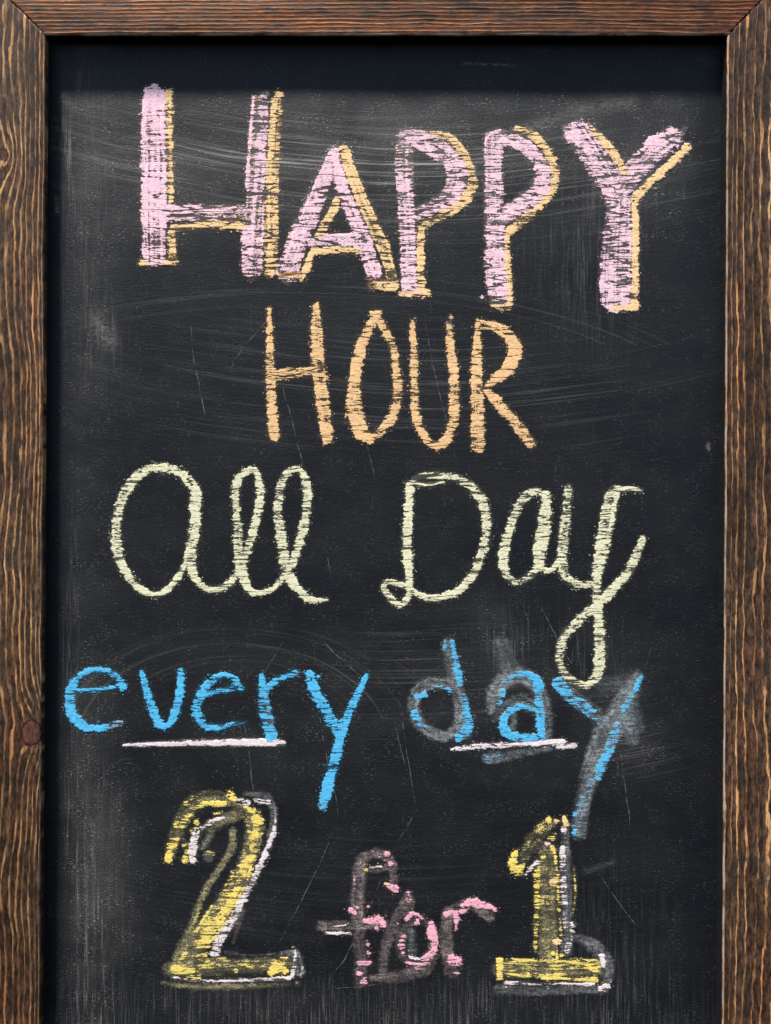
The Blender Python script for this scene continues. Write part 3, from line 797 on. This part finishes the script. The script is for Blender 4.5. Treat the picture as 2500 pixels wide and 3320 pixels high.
chalk_mark('chalk_letter', 'pale yellow chalk letter D with a looped foot', [
    ('c', PALE, [(250, 195), (236, 400), (235, 600), (246, 740), (236, 815), (190, 848), (132, 800), (106, 745), (150, 728), (230, 755), (300, 800), (380, 815), (480, 793), (570, 720), (630, 600), (660, 470), (655, 350), (622, 262), (545, 192), (470, 160), (380, 152), (300, 158), (262, 185)], [44, 54, 54, 46, 36, 36, 36, 34, 36, 36, 38, 44, 46, 46, 48, 52, 54, 54, 48, 44, 44, 36, 30], [0.9, 0.82, 0.85, 0.86, 0.95, 0.9, 0.72, 0.7, 0.75, 0.75, 0.85, 0.9, 0.85, 0.85, 0.82, 0.8, 0.8, 0.78, 0.74, 0.66, 0.55, 0.6, 0.8]),
    ('c', PALE, [(245, 192), (330, 203), (430, 190)], [22, 26, 20], 0.95)], ZG)
chalk_mark('chalk_letter', 'pale yellow cursive chalk letter a in the middle of the word day', [
    ('c', PALE, [(985, 262), (930, 240), (870, 272), (812, 370), (772, 500), (752, 610), (770, 690), (828, 725), (890, 700), (940, 640), (962, 520)], [30, 40, 48, 50, 56, 58, 46, 32, 36, 40, 40], 0.78),
    ('c', PALE, [(985, 262), (976, 400), (952, 550), (952, 640), (995, 668), (1045, 630)], [50, 74, 74, 58, 34, 36], 0.82), ('c', PALE, [(1010, 262)], 16, 0.8)], ZG)
chalk_mark('chalk_letter', 'pale yellow cursive chalk letter y with a long looped tail', [
    ('c', PALE, [(1105, 222), (1090, 380), (1076, 530), (1072, 640), (1112, 718), (1180, 745), (1245, 735)], [44, 56, 60, 58, 50, 36, 34], 0.80),
    ('c', PALE, [(1500, 232), (1400, 225), (1340, 255), (1312, 400), (1284, 560), (1260, 700), (1260, 830), (1268, 950), (1275, 1080), (1270, 1200), (1232, 1268), (1170, 1284), (1092, 1232), (1056, 1140), (1080, 1030), (1160, 940), (1260, 850), (1350, 760), (1422, 680), (1472, 580), (1508, 495)], [20, 34, 62, 82, 84, 50, 50, 54, 60, 60, 46, 34, 42, 46, 48, 50, 54, 54, 52, 48, 40], [0.7, 0.8, 0.8, 0.78, 0.78] + [0.82] * 15 + [0.7]),
    ('c', PALE, [(1365, 240), (1340, 380), (1310, 520)], [34, 36, 26], 1.0)], ZG)

# ---- every day
chalk_mark('chalk_letter', 'bright blue chalk letter e beginning the word every', [
    ('c', BLUE, [(105, 300), (230, 294), (345, 272)], [20, 22, 24], 0.72),
    ('c', BLUE, [(352, 285), (312, 222), (230, 194), (150, 210), (95, 262), (72, 340), (85, 420), (132, 475), (200, 496), (280, 482)], [36, 30, 28, 34, 42, 50, 52, 48, 40, 32], [1.0, 0.9, 0.95, 1.0, 1.05, 1.05, 1.05, 1.0, 0.98, 0.9]),
    ('c', S_BLU, [(285, 478), (338, 465)], 26, 0.62), ('s', S_BLU, [(370, 265), (410, 262)], 14, 0.25)], ZH)
chalk_mark('chalk_letter', 'bright blue chalk letter v', [
    ('c', BLUE, [(444, 202), (478, 330), (528, 465), (578, 482), (622, 400), (641, 300), (643, 205)], [24, 42, 48, 30, 42, 38, 34], [1.0, 0.9, 0.9, 0.95, 0.88, 0.86, 0.92]),
    ('s', S_BLU, [(535, 485)], 30, 0.3)], ZH)
chalk_mark('chalk_letter', 'bright blue chalk letter e between the letters v and r', [
    ('c', BLUE, [(780, 322), (860, 296), (955, 288)], [22, 30, 34], [0.95, 0.66, 0.8]),
    ('c', BLUE, [(950, 285), (920, 238), (860, 220), (790, 260), (740, 340), (726, 410), (760, 470), (830, 492), (900, 476), (980, 462)], [30, 26, 26, 40, 46, 46, 42, 32, 26, 10], [0.85, 0.85, 1.0, 1.0, 0.98, 0.96, 1.0, 1.0, 0.85, 0.6])], ZH)
chalk_mark('chalk_letter', 'bright blue chalk letter r', [
    ('c', BLUE, [(1062, 225), (1066, 300), (1078, 400), (1112, 535)], [30, 46, 62, 62], [1.0, 0.82, 0.72, 0.76], {'groove': 0.3}),
    ('c', BLUE, [(1085, 292), (1150, 240), (1235, 208)], [40, 34, 24], [0.7, 0.82, 0.85]), ('s', S_GRY, [(1240, 205), (1280, 205)], 24, 0.4), ('s', S_BLU, [(1068, 300), (1110, 530)], 56, 0.2)], ZH)
chalk_mark('chalk_letter', 'bright blue chalk letter y ending the word every', [
    ('c', BLUE, [(1312, 218), (1332, 300), (1390, 400), (1452, 512)], [44, 50, 56, 54], [1.0, 0.95, 0.9, 0.8]), ('c', BLUE, [(1352, 225)], 16, 1.0),
    ('c', BLUE, [(1600, 222), (1542, 350), (1492, 460), (1460, 570), (1430, 680), (1400, 800), (1378, 890)], [24, 40, 46, 44, 50, 54, 52], [1.0, 0.95, 0.92, 0.92, 0.9, 0.86, 0.7]), ('s', S_BLU, [(1370, 895)], 46, 0.5)], ZH)
chalk_mark('chalk_underline', 'smooth tapering white chalk line under the word every', [
    ('c', WHIT, [(352, 580), (500, 575), (700, 570), (900, 567), (1090, 567), (1170, 570)], [12, 24, 31, 35, 38, 32], [1.0, 1.0, 1.0, 1.0, 0.9, 0.7], {'rough': 0.3, 'var': 0.1}), ('s', S_GRY, [(1165, 570)], 40, 0.4)], ZH)
chalk_mark('chalk_letter', 'smudged blue chalk letter d', [
    ('s', S_GRY, [(380, 345), (250, 338), (150, 372), (112, 460), (132, 560), (210, 636), (310, 660), (375, 600), (385, 480)], [80, 92, 92, 92, 96, 96, 84, 74, 70], 0.42),
    ('s', S_GRY, [(312, 100), (350, 300), (405, 500), (435, 650)], [84, 90, 90, 86], 0.32),
    ('s', S_BLU, [(330, 120), (390, 360), (430, 640)], [60, 60, 60], 0.20),
    ('c', BLUE, [(303, 92), (298, 140)], [26, 22], 0.80), ('c', BLUE, [(343, 85), (362, 180), (384, 290), (392, 350)], [22, 32, 42, 30], [0.95, 0.86, 0.9, 0.72]),
    ('c', BLUE, [(412, 430), (428, 510), (440, 610), (385, 668)], [40, 56, 70, 44], [0.75, 0.9, 0.95, 0.95]), ('c', BLUE, [(490, 640)], 18, 0.7),
    ('c', BLUE, [(125, 425), (180, 408)], [26, 44], 0.80), ('c', BLUE, [(228, 370), (280, 368), (335, 388)], [22, 24, 18], 0.70),
    ('c', BLUE, [(118, 518), (132, 555), (152, 590)], [42, 46, 30], 0.84), ('c', BLUE, [(180, 600), (232, 608)], 18, 0.6), ('c', BLUE, [(250, 330), (300, 325)], 14, 0.45)], ZI)
chalk_mark('chalk_letter', 'smudged blue chalk letter a', [
    ('s', S_GRY, [(575, 500), (600, 400), (680, 315), (780, 300), (870, 400), (910, 540), (925, 690)], [80, 130, 140, 130, 120, 100, 70], 0.38),
    ('s', S_GRY, [(650, 520), (740, 450), (840, 490)], 110, 0.28), ('s', S_GRY, [(640, 120), (690, 260)], [150, 170], 0.20), ('s', S_GRY, [(560, 430), (600, 560)], [60, 60], 0.16), ('s', S_GRY, [(720, 520), (710, 620)], 60, 0.25), ('s', S_BLU, [(720, 690), (900, 690)], 50, 0.25),
    ('c', BLUE, [(680, 322), (740, 284), (810, 296), (858, 350), (862, 450), (872, 560), (884, 655)], [34, 32, 52, 64, 54, 58, 54], [0.8, 0.95, 0.9, 0.96, 0.84, 0.9, 0.9]),
    ('c', BLUE, [(652, 390), (630, 465)], [34, 36], 0.76), ('c', BLUE, [(690, 318), (660, 330)], 30, 0.6),
    ('c', BLUE, [(860, 505), (770, 482), (695, 510), (652, 570), (668, 640), (740, 668), (860, 668)], [34, 34, 48, 52, 52, 50, 40], [0.75, 0.8, 0.95, 1.0, 0.95, 0.9, 0.8])], ZI)
chalk_mark('chalk_underline', 'chipped pinkish white chalk line under the smudged word day', [
    ('s', S_GRY, [(560, 790), (720, 770), (930, 730)], [90, 70, 50], 0.26), ('c', BLUE, [(560, 800), (620, 770)], [50, 40], 0.48),
    ('c', WHIT, [(340, 740), (500, 722), (700, 712), (900, 702), (1010, 698)], [18, 36, 30, 34, 34], [0.78, 0.84, 0.86, 0.9, 0.95]),
    ('c', WHIT, [(980, 725), (1080, 718)], [26, 30], 0.62), ('s', S_WHT, [(980, 710), (1075, 715)], 46, 0.35)], ZI)
chalk_mark('chalk_letter', 'smudged blue chalk letter y with a rubbed grey stem', [
    ('s', S_GRY, [(1000, 350), (1100, 450), (1250, 560)], [110, 120, 110], 0.26),
    ('s', S_GRY, [(1455, 290), (1400, 410), (1320, 540)], [90, 140, 140], 0.42),
    ('s', S_GRY, [(1370, 540), (1290, 620), (1230, 740), (1170, 900), (1130, 1060), (1110, 1240)], [180, 200, 170, 140, 120, 110], 0.60),
    ('s', S_GRY, [(1400, 560), (1430, 690)], [110, 100], 0.30), ('s', S_GRY, [(1250, 350), (1440, 330)], [120, 130], 0.14), ('s', S_BLU, [(1400, 430), (1440, 600)], [160, 150], 0.20),
    ('s', S_BLU, [(1360, 560), (1250, 780), (1130, 1080), (1090, 1220)], [60, 70, 70, 60], 0.30),
    ('c', BLUE, [(985, 345), (1050, 425), (1140, 490), (1245, 575)], [74, 66, 60, 40], [0.92, 0.84, 0.74, 0.55]),
    ('c', BLUE, [(1478, 308), (1440, 385)], [34, 30], 0.9), ('c', BLUE, [(1420, 420), (1370, 510), (1350, 560)], 34, [0.5, 0.6, 0.66]),
    ('c', BLUE, [(1340, 600), (1310, 680), (1275, 770), (1240, 840), (1225, 905)], [44, 64, 60, 62, 36], [0.72, 0.8, 0.8, 0.84, 0.7]),
    ('c', BLUE, [(1190, 930), (1140, 1000), (1105, 1075)], [40, 30, 34], [0.5, 0.42, 0.62]), ('c', BLUE, [(1085, 1120), (1072, 1190)], 30, 0.55), ('c', BLUE, [(1080, 1236)], 34, 1.05)], ZI)

# ---- 2 for 1
chalk_mark('chalk_numeral', 'rubbed yellow chalk numeral 2 with white edges', [
    ('s', S_OLI, [(200, 690), (290, 420), (400, 240), (560, 180), (700, 190), (840, 260)], [130, 170, 180, 150, 130, 120], 0.26),
    ('s', S_OLI, [(500, 640), (620, 420), (860, 330), (960, 420), (930, 620), (840, 900), (640, 1200), (450, 1450), (300, 1680)], [60, 150, 150, 190, 180, 190, 210, 230, 200], 0.30),
    ('s', S_OLI, [(765, 490), (752, 640), (630, 840), (490, 1070), (385, 1350), (275, 1560), (195, 1760)], [90, 92, 84, 82, 84, 84, 70], 0.52),
    ('s', S_OLI, [(210, 1720), (700, 1700), (1250, 1690)], [180, 180, 170], 0.26), ('s', S_OLI, [(130, 1850), (400, 1880), (900, 1880), (1280, 1860)], [50, 80, 80, 50], 0.36),
    ('s', S_WHT, [(870, 150), (1060, 160), (1120, 250), (1130, 420), (1050, 700), (900, 1000), (780, 1300)], [60, 90, 90, 90, 90, 80, 90], 0.20),
    ('s', S_WHT, [(1200, 1590), (1330, 1590), (1370, 1750)], [60, 110, 110], 0.26), ('s', S_WHT, [(700, 1570), (900, 1600), (1150, 1590)], [60, 30, 40], 0.22), ('s', S_ROS, [(850, 1200), (770, 1480)], [80, 60], 0.16),
    ('s', S_WHT, [(500, 620), (560, 540)], 90, 0.18), ('s', S_WHT, [(540, 720)], 110, 0.14),
    ('c', YELL, [(900, 330), (960, 460), (920, 640), (840, 880), (700, 1130), (540, 1370), (380, 1580)], [120, 150, 150, 150, 170, 190, 150], [0.36, 0.36, 0.34, 0.36, 0.34, 0.38, 0.34], {'groove': 0.6, 'var': 0.8, 'edge': 16}),
    ('c', YELL, [(230, 600), (320, 380), (480, 220), (660, 230)], [120, 130, 110, 90], [0.44, 0.38, 0.42, 0.38], {'groove': 0.6, 'var': 0.8, 'edge': 16}),
    ('c', YELL, [(280, 1700), (700, 1690), (1200, 1690)], [140, 120, 130], [0.44, 0.34, 0.44], {'groove': 0.6, 'var': 0.8, 'edge': 14}),
    ('c', YELL, [(200, 680), (172, 770)], [70, 66], 1.0, {'butt': True}), ('c', YELL, [(215, 600), (200, 640)], 60, 0.60), ('c', YELL, [(260, 400), (235, 500), (215, 580)], [44, 56, 60], 0.56),
    ('c', YELL, [(410, 290), (520, 236), (690, 240)], [16, 46, 48], [0.9, 0.95, 0.84]), ('c', YELL, [(340, 232), (400, 185)], [40, 36], 0.56), ('c', YELL, [(450, 205), (560, 185)], 22, 0.55),
    ('c', YELL, [(745, 165), (775, 195)], [80, 50], 0.95), ('c', YELL, [(440, 412)], 60, 0.80), ('c', YELL, [(390, 482), (460, 470)], [30, 34], 0.85),
    ('c', YELL, [(340, 740)], 70, 0.66), ('c', YELL, [(375, 600), (355, 690)], 30, 0.55), ('c', YELL, [(330, 580), (350, 700)], 50, 0.40), ('c', YELL, [(520, 680), (590, 690)], 34, 0.45), ('c', YELL, [(600, 330), (670, 320)], 24, 0.5),
    ('c', YELL, [(880, 265), (975, 360), (1000, 440), (965, 560), (955, 690), (885, 790), (845, 920), (775, 1070), (710, 1220), (610, 1350), (500, 1490), (480, 1600)], [56, 84, 96, 118, 96, 120, 96, 104, 108, 136, 140, 100], [0.8, 0.76, 0.68, 0.66, 0.52, 0.70, 0.56, 0.64, 0.58, 0.66, 0.64, 0.56], {'groove': 0.6, 'var': 0.75, 'rough': 1.6}),
    ('c', YELL, [(890, 780), (860, 790)], 70, 0.95), ('c', YELL, [(760, 880), (740, 950), (700, 1030), (740, 1030)], [60, 60, 60, 50], 0.48),
    ('c', YELL, [(575, 1165), (485, 1300), (400, 1450), (335, 1590), (275, 1660)], [26, 30, 40, 44, 40], 0.80), ('c', YELL, [(470, 1180), (400, 1340), (330, 1470)], [20, 22, 20], 0.42),
    ('c', YELL, [(260, 1730), (430, 1770)], [100, 120], 0.58), ('c', YELL, [(1230, 1640), (1170, 1700), (1112, 1760)], [60, 120, 60], 1.05), ('c', YELL, [(1240, 1740)], 60, 0.95),
    ('c', YELL, [(790, 1740)], 44, 0.75), ('c', YELL, [(490, 1640), (700, 1625)], 22, 0.5),
    ('c', WHIT, [(440, 480), (405, 640), (402, 745)], [60, 76, 56], [0.92, 0.9, 1.05]), ('c', WHIT, [(490, 460), (590, 395), (690, 360)], [50, 44, 22], [0.72, 0.7, 0.85]),
    ('c', WHIT, [(830, 210), (900, 240)], [60, 56], 0.72), ('c', WHIT, [(970, 205), (1090, 225)], [44, 34], 0.58),
    ('c', WHIT, [(1148, 300), (1146, 400), (1120, 530), (1055, 690), (950, 920), (830, 1150), (740, 1330)], [10, 24, 44, 52, 54, 60, 60], [0.5, 0.7, 0.8, 0.84, 0.72, 0.78, 0.6], {'var': 0.6}),
    ('c', WHIT, [(730, 1340), (660, 1440), (600, 1580)], [80, 90, 92], 0.58), ('c', WHIT, [(660, 1420)], 60, 0.9),
    ('c', WHIT, [(240, 1805), (480, 1832), (900, 1828), (1275, 1808)], [34, 22, 26, 40], [0.66, 0.78, 0.82, 0.86]), ('c', WHIT, [(1330, 1555), (1322, 1650), (1300, 1790)], [26, 30, 40], 0.72), ('c', WHIT, [(1390, 1700), (1380, 1780)], 18, 0.45), ('c', WHIT, [(1340, 1850)], 38, 0.85)], ZJ)
chalk_mark('chalk_letter', 'rubbed pink chalk letter f', [
    ('s', S_ROS, [(430, 600), (435, 300), (470, 150), (610, 120), (690, 200), (715, 370)], [130, 140, 110, 100, 110, 80], 0.34),
    ('s', S_ROS, [(440, 620), (450, 1100)], [130, 140], 0.18), ('s', S_ROS, [(150, 670), (400, 668), (640, 650)], [100, 110, 90], 0.34), ('s', S_ROS, [(470, 240), (620, 230)], 80, 0.2),
    ('c', ROSE, [(375, 550), (405, 568)], [44, 44], 0.92), ('c', ROSE, [(655, 115)], 38, 0.9), ('c', ROSE, [(685, 185)], 44, 0.9), ('c', ROSE, [(595, 140), (660, 180)], 16, 0.6),
    ('c', ROSE, [(665, 365), (715, 388)], [50, 62], 1.0), ('c', ROSE, [(495, 640), (585, 622), (620, 655)], [52, 84, 60], 1.0), ('c', ROSE, [(572, 680)], 36, 0.95),
    ('c', WHIT, [(185, 728), (370, 726)], [22, 18], 0.7), ('c', WHIT, [(250, 675), (390, 660)], 18, 0.45), ('c', ROSE, [(505, 812)], 32, 0.85), ('c', ROSE, [(510, 870)], 36, 0.75), ('c', ROSE, [(440, 950), (510, 950)], [44, 44], 1.0),
    ('c', ROSE, [(440, 1035)], 44, 0.75), ('c', ROSE, [(475, 1095)], 60, 0.5), ('c', ROSE, [(425, 530)], 26, 0.7), ('c', ROSE, [(510, 520)], 22, 0.8), ('c', WHIT, [(455, 135), (450, 210)], 16, 0.55),
    ('c', YELL, [(490, 230)], 38, 0.95), ('c', WHIT, [(500, 222), (610, 212)], [10, 16], 0.75), ('c', YELL, [(642, 350)], 22, 0.8), ('c', WHIT, [(400, 380), (405, 300)], 20, 0.45)], ZK)
chalk_mark('chalk_letter', 'rubbed pink chalk letter o with a grey smear', [
    ('s', S_ROS, [(820, 440), (730, 620), (650, 800), (620, 1010)], [90, 110, 110, 90], 0.20), ('s', S_ROS, [(830, 480), (800, 560)], 110, 0.2),
    ('s', S_ROS, [(870, 600), (770, 740), (780, 890), (900, 960), (1000, 860), (1010, 720), (930, 610)], [100, 110, 120, 110, 110, 100, 90], 0.24), ('s', S_GRY, [(845, 720), (850, 880)], [90, 90], 0.24),
    ('s', S_ROS, [(540, 1075), (750, 1060), (940, 1000), (1040, 900)], [80, 120, 120, 70], 0.30), ('s', S_WHT, [(660, 860), (670, 1000)], 14, 0.3),
    ('c', ROSE, [(805, 618), (850, 576), (930, 608)], [44, 30, 26], [1.0, 0.98, 0.75]), ('c', ROSE, [(885, 640)], 38, 0.8),
    ('c', ROSE, [(995, 645), (995, 715), (1022, 790), (1008, 870), (960, 915), (920, 935)], [34, 76, 56, 58, 48, 26], 1.0), ('c', WHIT, [(830, 915), (920, 935)], 20, 0.85),
    ('c', ROSE, [(765, 830), (780, 750)], [60, 40], 0.58), ('c', ROSE, [(778, 880)], 40, 0.88), ('c', ROSE, [(805, 950), (870, 968), (960, 958)], [24, 28, 20], 0.85), ('c', ROSE, [(880, 1000), (980, 950)], 30, 0.5),
    ('c', ROSE, [(815, 415)], 44, 0.62), ('c', ROSE, [(820, 460)], 60, 0.42), ('c', ROSE, [(740, 660)], 20, 0.85)], ZK)
chalk_mark('chalk_letter', 'rubbed pink chalk letter r with a bright hooked arm', [
    ('s', S_ROS, [(1130, 560), (1110, 780), (1150, 1010)], [120, 130, 140], 0.32), ('s', S_ROS, [(1120, 580), (1290, 500), (1440, 590)], [110, 120, 120], 0.30), ('s', S_WHT, [(1310, 460)], 60, 0.2),
    ('c', ROSE, [(1108, 580), (1150, 560)], [50, 40], 0.92), ('c', ROSE, [(1185, 570), (1190, 620), (1186, 700)], [36, 44, 16], 0.95),
    ('c', ROSE, [(1240, 545), (1290, 495), (1370, 500), (1465, 528)], [60, 76, 66, 34], 1.05), ('c', ROSE, [(1488, 550)], 30, 1.0), ('c', ROSE, [(1160, 935), (1195, 945)], [86, 80], 0.85), ('c', ROSE, [(1150, 1030), (1200, 1030)], 30, 0.42), ('c', ROSE, [(1200, 960)], 50, 0.95)], ZK)
chalk_mark('chalk_numeral', 'rubbed yellow chalk numeral 1 on a yellow base bar', [
    ('s', S_OLI, [(760, 220), (620, 380), (440, 600)], [180, 230, 160], 0.15), ('s', S_OLI, [(740, 480), (745, 900), (755, 1460)], [230, 240, 250], 0.26),
    ('s', S_WHT, [(910, 260), (930, 700), (935, 1460)], [110, 130, 130], 0.22), ('s', S_OLI, [(270, 1640), (700, 1640), (1230, 1640)], [220, 220, 200], 0.30),
    ('s', S_WHT, [(1030, 1330), (1230, 1440), (1340, 1600), (1320, 1770)], [120, 170, 150, 120], 0.20), ('s', S_WHT, [(260, 1840), (700, 1850), (1300, 1840)], [130, 140, 110], 0.20),
    ('c', YELL, [(735, 520), (740, 900), (750, 1460)], [170, 190, 210], [0.31, 0.27, 0.31], {'groove': 0.6, 'var': 0.8, 'edge': 16}),
    ('c', YELL, [(750, 220), (620, 360), (500, 560)], [120, 150, 110], [0.36, 0.28, 0.36], {'groove': 0.5, 'var': 0.8, 'edge': 14}),
    ('c', YELL, [(440, 490), (405, 600), (440, 660), (510, 615)], [44, 100, 110, 40], [0.9, 1.0, 1.0, 0.85]), ('c', YELL, [(490, 700)], 34, 0.9), ('c', YELL, [(435, 715)], 30, 0.8),
    ('c', YELL, [(750, 180)], 66, 0.92), ('c', YELL, [(650, 230), (700, 210)], 30, 0.5), ('c', ORNG, [(905, 170), (925, 215)], [50, 64], 1.0), ('c', ORNG, [(830, 190)], 50, 0.55), ('c', YELL, [(760, 360), (800, 350)], [44, 40], 0.85),
    ('c', YELL, [(790, 450), (812, 520), (835, 690)], [44, 34, 30], 0.80), ('c', YELL, [(700, 540)], 56, 1.0), ('c', YELL, [(822, 320)], 26, 0.85),
    ('c', YELL, [(642, 640), (640, 900), (632, 1200), (625, 1460)], [60, 54, 46, 34], 0.66), ('c', YELL, [(845, 690), (852, 1000), (872, 1310)], [34, 34, 30], 0.55), ('c', ORNG, [(800, 790)], 64, 0.85), ('c', YELL, [(835, 750)], 40, 0.8), ('c', YELL, [(770, 900), (780, 1200)], 70, 0.30),
    ('c', YELL, [(1002, 640), (1016, 900), (990, 1110)], [18, 20, 22], 0.62), ('c', ORNG, [(832, 1370)], 66, 1.05), ('c', YELL, [(838, 1440), (834, 1575)], [24, 32], 1.0), ('c', YELL, [(795, 1490)], 44, 0.85), ('c', YELL, [(880, 1500)], 50, 0.72),
    ('c', YELL, [(272, 1535), (278, 1745)], [68, 66], 1.05, {'butt': True, 'rough': 0.5, 'var': 0.05, 'groove': 0.0}), ('c', YELL, [(350, 1625), (780, 1640), (1200, 1620)], [190, 190, 160], [0.54, 0.52, 0.64], {'butt': True, 'groove': 0.6, 'var': 0.7}),
    ('c', YELL, [(880, 1555), (1100, 1580), (1200, 1650)], [36, 44, 90], 0.86), ('c', YELL, [(700, 1735), (960, 1735), (1220, 1742)], [34, 40, 44], 0.92), ('c', YELL, [(380, 1690), (560, 1690)], 44, 0.72),
    ('c', WHIT, [(530, 708), (640, 590)], [24, 60], 0.95), ('c', WHIT, [(910, 282)], 56, 0.85), ('c', WHIT, [(892, 450), (898, 660)], [50, 70], [0.66, 0.78]), ('c', WHIT, [(900, 740), (908, 900), (912, 1000)], [58, 62, 60], 0.66), ('c', WHIT, [(912, 1110), (918, 1220)], [52, 48], 0.62),
    ('c', WHIT, [(985, 1205)], 58, 0.85), ('c', WHIT, [(985, 1280)], 50, 0.7), ('c', WHIT, [(985, 1340)], 40, 0.7), ('c', WHIT, [(950, 1400), (935, 1460)], [60, 56], 0.78), ('c', PINK, [(742, 405)], 46, 0.75),
    ('c', WHIT, [(1278, 1510), (1292, 1600)], [58, 40], 0.92), ('c', WHIT, [(1250, 1832), (1330, 1802)], [44, 54], 1.0), ('c', WHIT, [(330, 1772), (500, 1780), (700, 1790), (900, 1782), (1190, 1792)], [44, 32, 14, 18, 34], 0.78), ('c', WHIT, [(340, 1828)], 36, 0.75), ('c', WHIT, [(745, 1820)], 30, 0.7)], ZL)

# ------------------------------------------------------------------ scratches in the paint
def scratch(pts, tf=(0, 0, 1), wd=2.3):
    x0, y0, sc = tf
    P = np.array([(x0 + x / sc, y0 + y / sc, wd / 2, 0) for x, y in pts])
    C = catmull(P, 14)
    C[:, :2] += (np.stack([vnoise(C[:, 1] / 40, C[:, 0] / 40, 3), vnoise(C[:, 1] / 40, C[:, 0] / 40, 4)], -1) - 0.5) * 5
    d = np.gradient(C[:, :2], axis=0); d /= np.linalg.norm(d, axis=1)[:, None] + 1e-9
    nrm = np.stack([-d[:, 1], d[:, 0]], -1)
    wv = (wd / 2) * (0.55 + 0.8 * vnoise(C[:, 1] / 30, C[:, 0] / 30, 6)) * np.clip(np.minimum(np.arange(len(C)), np.arange(len(C))[::-1]) / 3.0 + 0.2, 0, 1)
    a = C[:, :2] + nrm * wv[:, None]; b = C[:, :2] - nrm * wv[:, None]
    V = np.concatenate([a, C[:, :2], b])
    h = (fbm(V[:, 0] / 300, V[:, 1] / 160, 5) - 0.5) * 0.0006
    h = h + np.concatenate([np.full(len(C), 0.00012), np.full(len(C), 0.00016), np.full(len(C), 0.00012)])
    n = len(C); i = np.arange(n - 1)
    f = np.concatenate([np.stack([i, i + 1, n + i + 1, n + i], -1), np.stack([n + i, n + i + 1, 2 * n + i + 1, 2 * n + i], -1)])
    verts = np.stack([bx(V[:, 0]), -h, bz(V[:, 1])], -1)
    tri = verts[f[0][:3]]
    if np.cross(tri[1] - tri[0], tri[2] - tri[0])[1] > 0:
        f = f[:, ::-1]
    c = verts.mean(0); c[1] = 0
    o = new_obj('scratch', verts, f, M_SCR, panel, loc=tuple(c))
    vattr(o, 'board', np.column_stack([V * PX, V[:, 0] * 0]))

for args in (
    ([(613, 975), (628, 1150), (668, 1362)],), ([(906, 995), (800, 1115), (738, 1212)],),
    ([(375, 970), (480, 1340), (600, 1833)], ZD), ([(1290, 1640), (1335, 1810)], ZD), ([(385, 280), (440, 560), (520, 950), (612, 1310)], ZE), ([(660, 1530), (700, 1640)], ZE),
    ([(1170, 50), (1080, 205)], ZH), ([(1000, 330), (940, 430)], ZH), ([(1331, 50), (1338, 200)], ZH), ([(1358, 20), (1480, 150), (1600, 250)], ZH),
    ([(970, 460), (1000, 660), (1022, 850)], ZH), ([(1360, 430), (1395, 640), (1440, 830), (1452, 940)], ZH),
    ([(30, 440), (70, 720), (122, 1065)], ZI), ([(0, 570), (70, 860)], ZI), ([(120, 1130), (0, 1330)], ZI), ([(1350, 740), (1385, 980), (1415, 1215)], ZI),
    ([(1666, 500), (1500, 880), (1300, 1260), (1170, 1500)], ZJ), ([(1040, 1700), (1000, 1770)], ZJ),
    ([(748, 10), (690, 130)], ZK), ([(615, 300), (530, 500), (420, 740), (330, 930), (230, 1050), (205, 1142)], ZK), ([(180, 1157), (400, 1148), (620, 1118)], ZK),
    ([(1230, 680), (1400, 930), (1640, 1250)], ZL), ([(950, 860), (1040, 1020), (1150, 1230)], ZG), ([(1520, 700), (1555, 905)], ZF), ([(1330, 0), (1362, 120)], ZF),
    ([(860, 850), (890, 960)], ZG), ([(1540, 130), (1500, 260)], ZI), ([(20, 0), (60, 180)], ZG)):
    scratch(*args)
scratch([(1500, 206), (1580, 208), (1672, 211)], (0, 0, 1), 4)
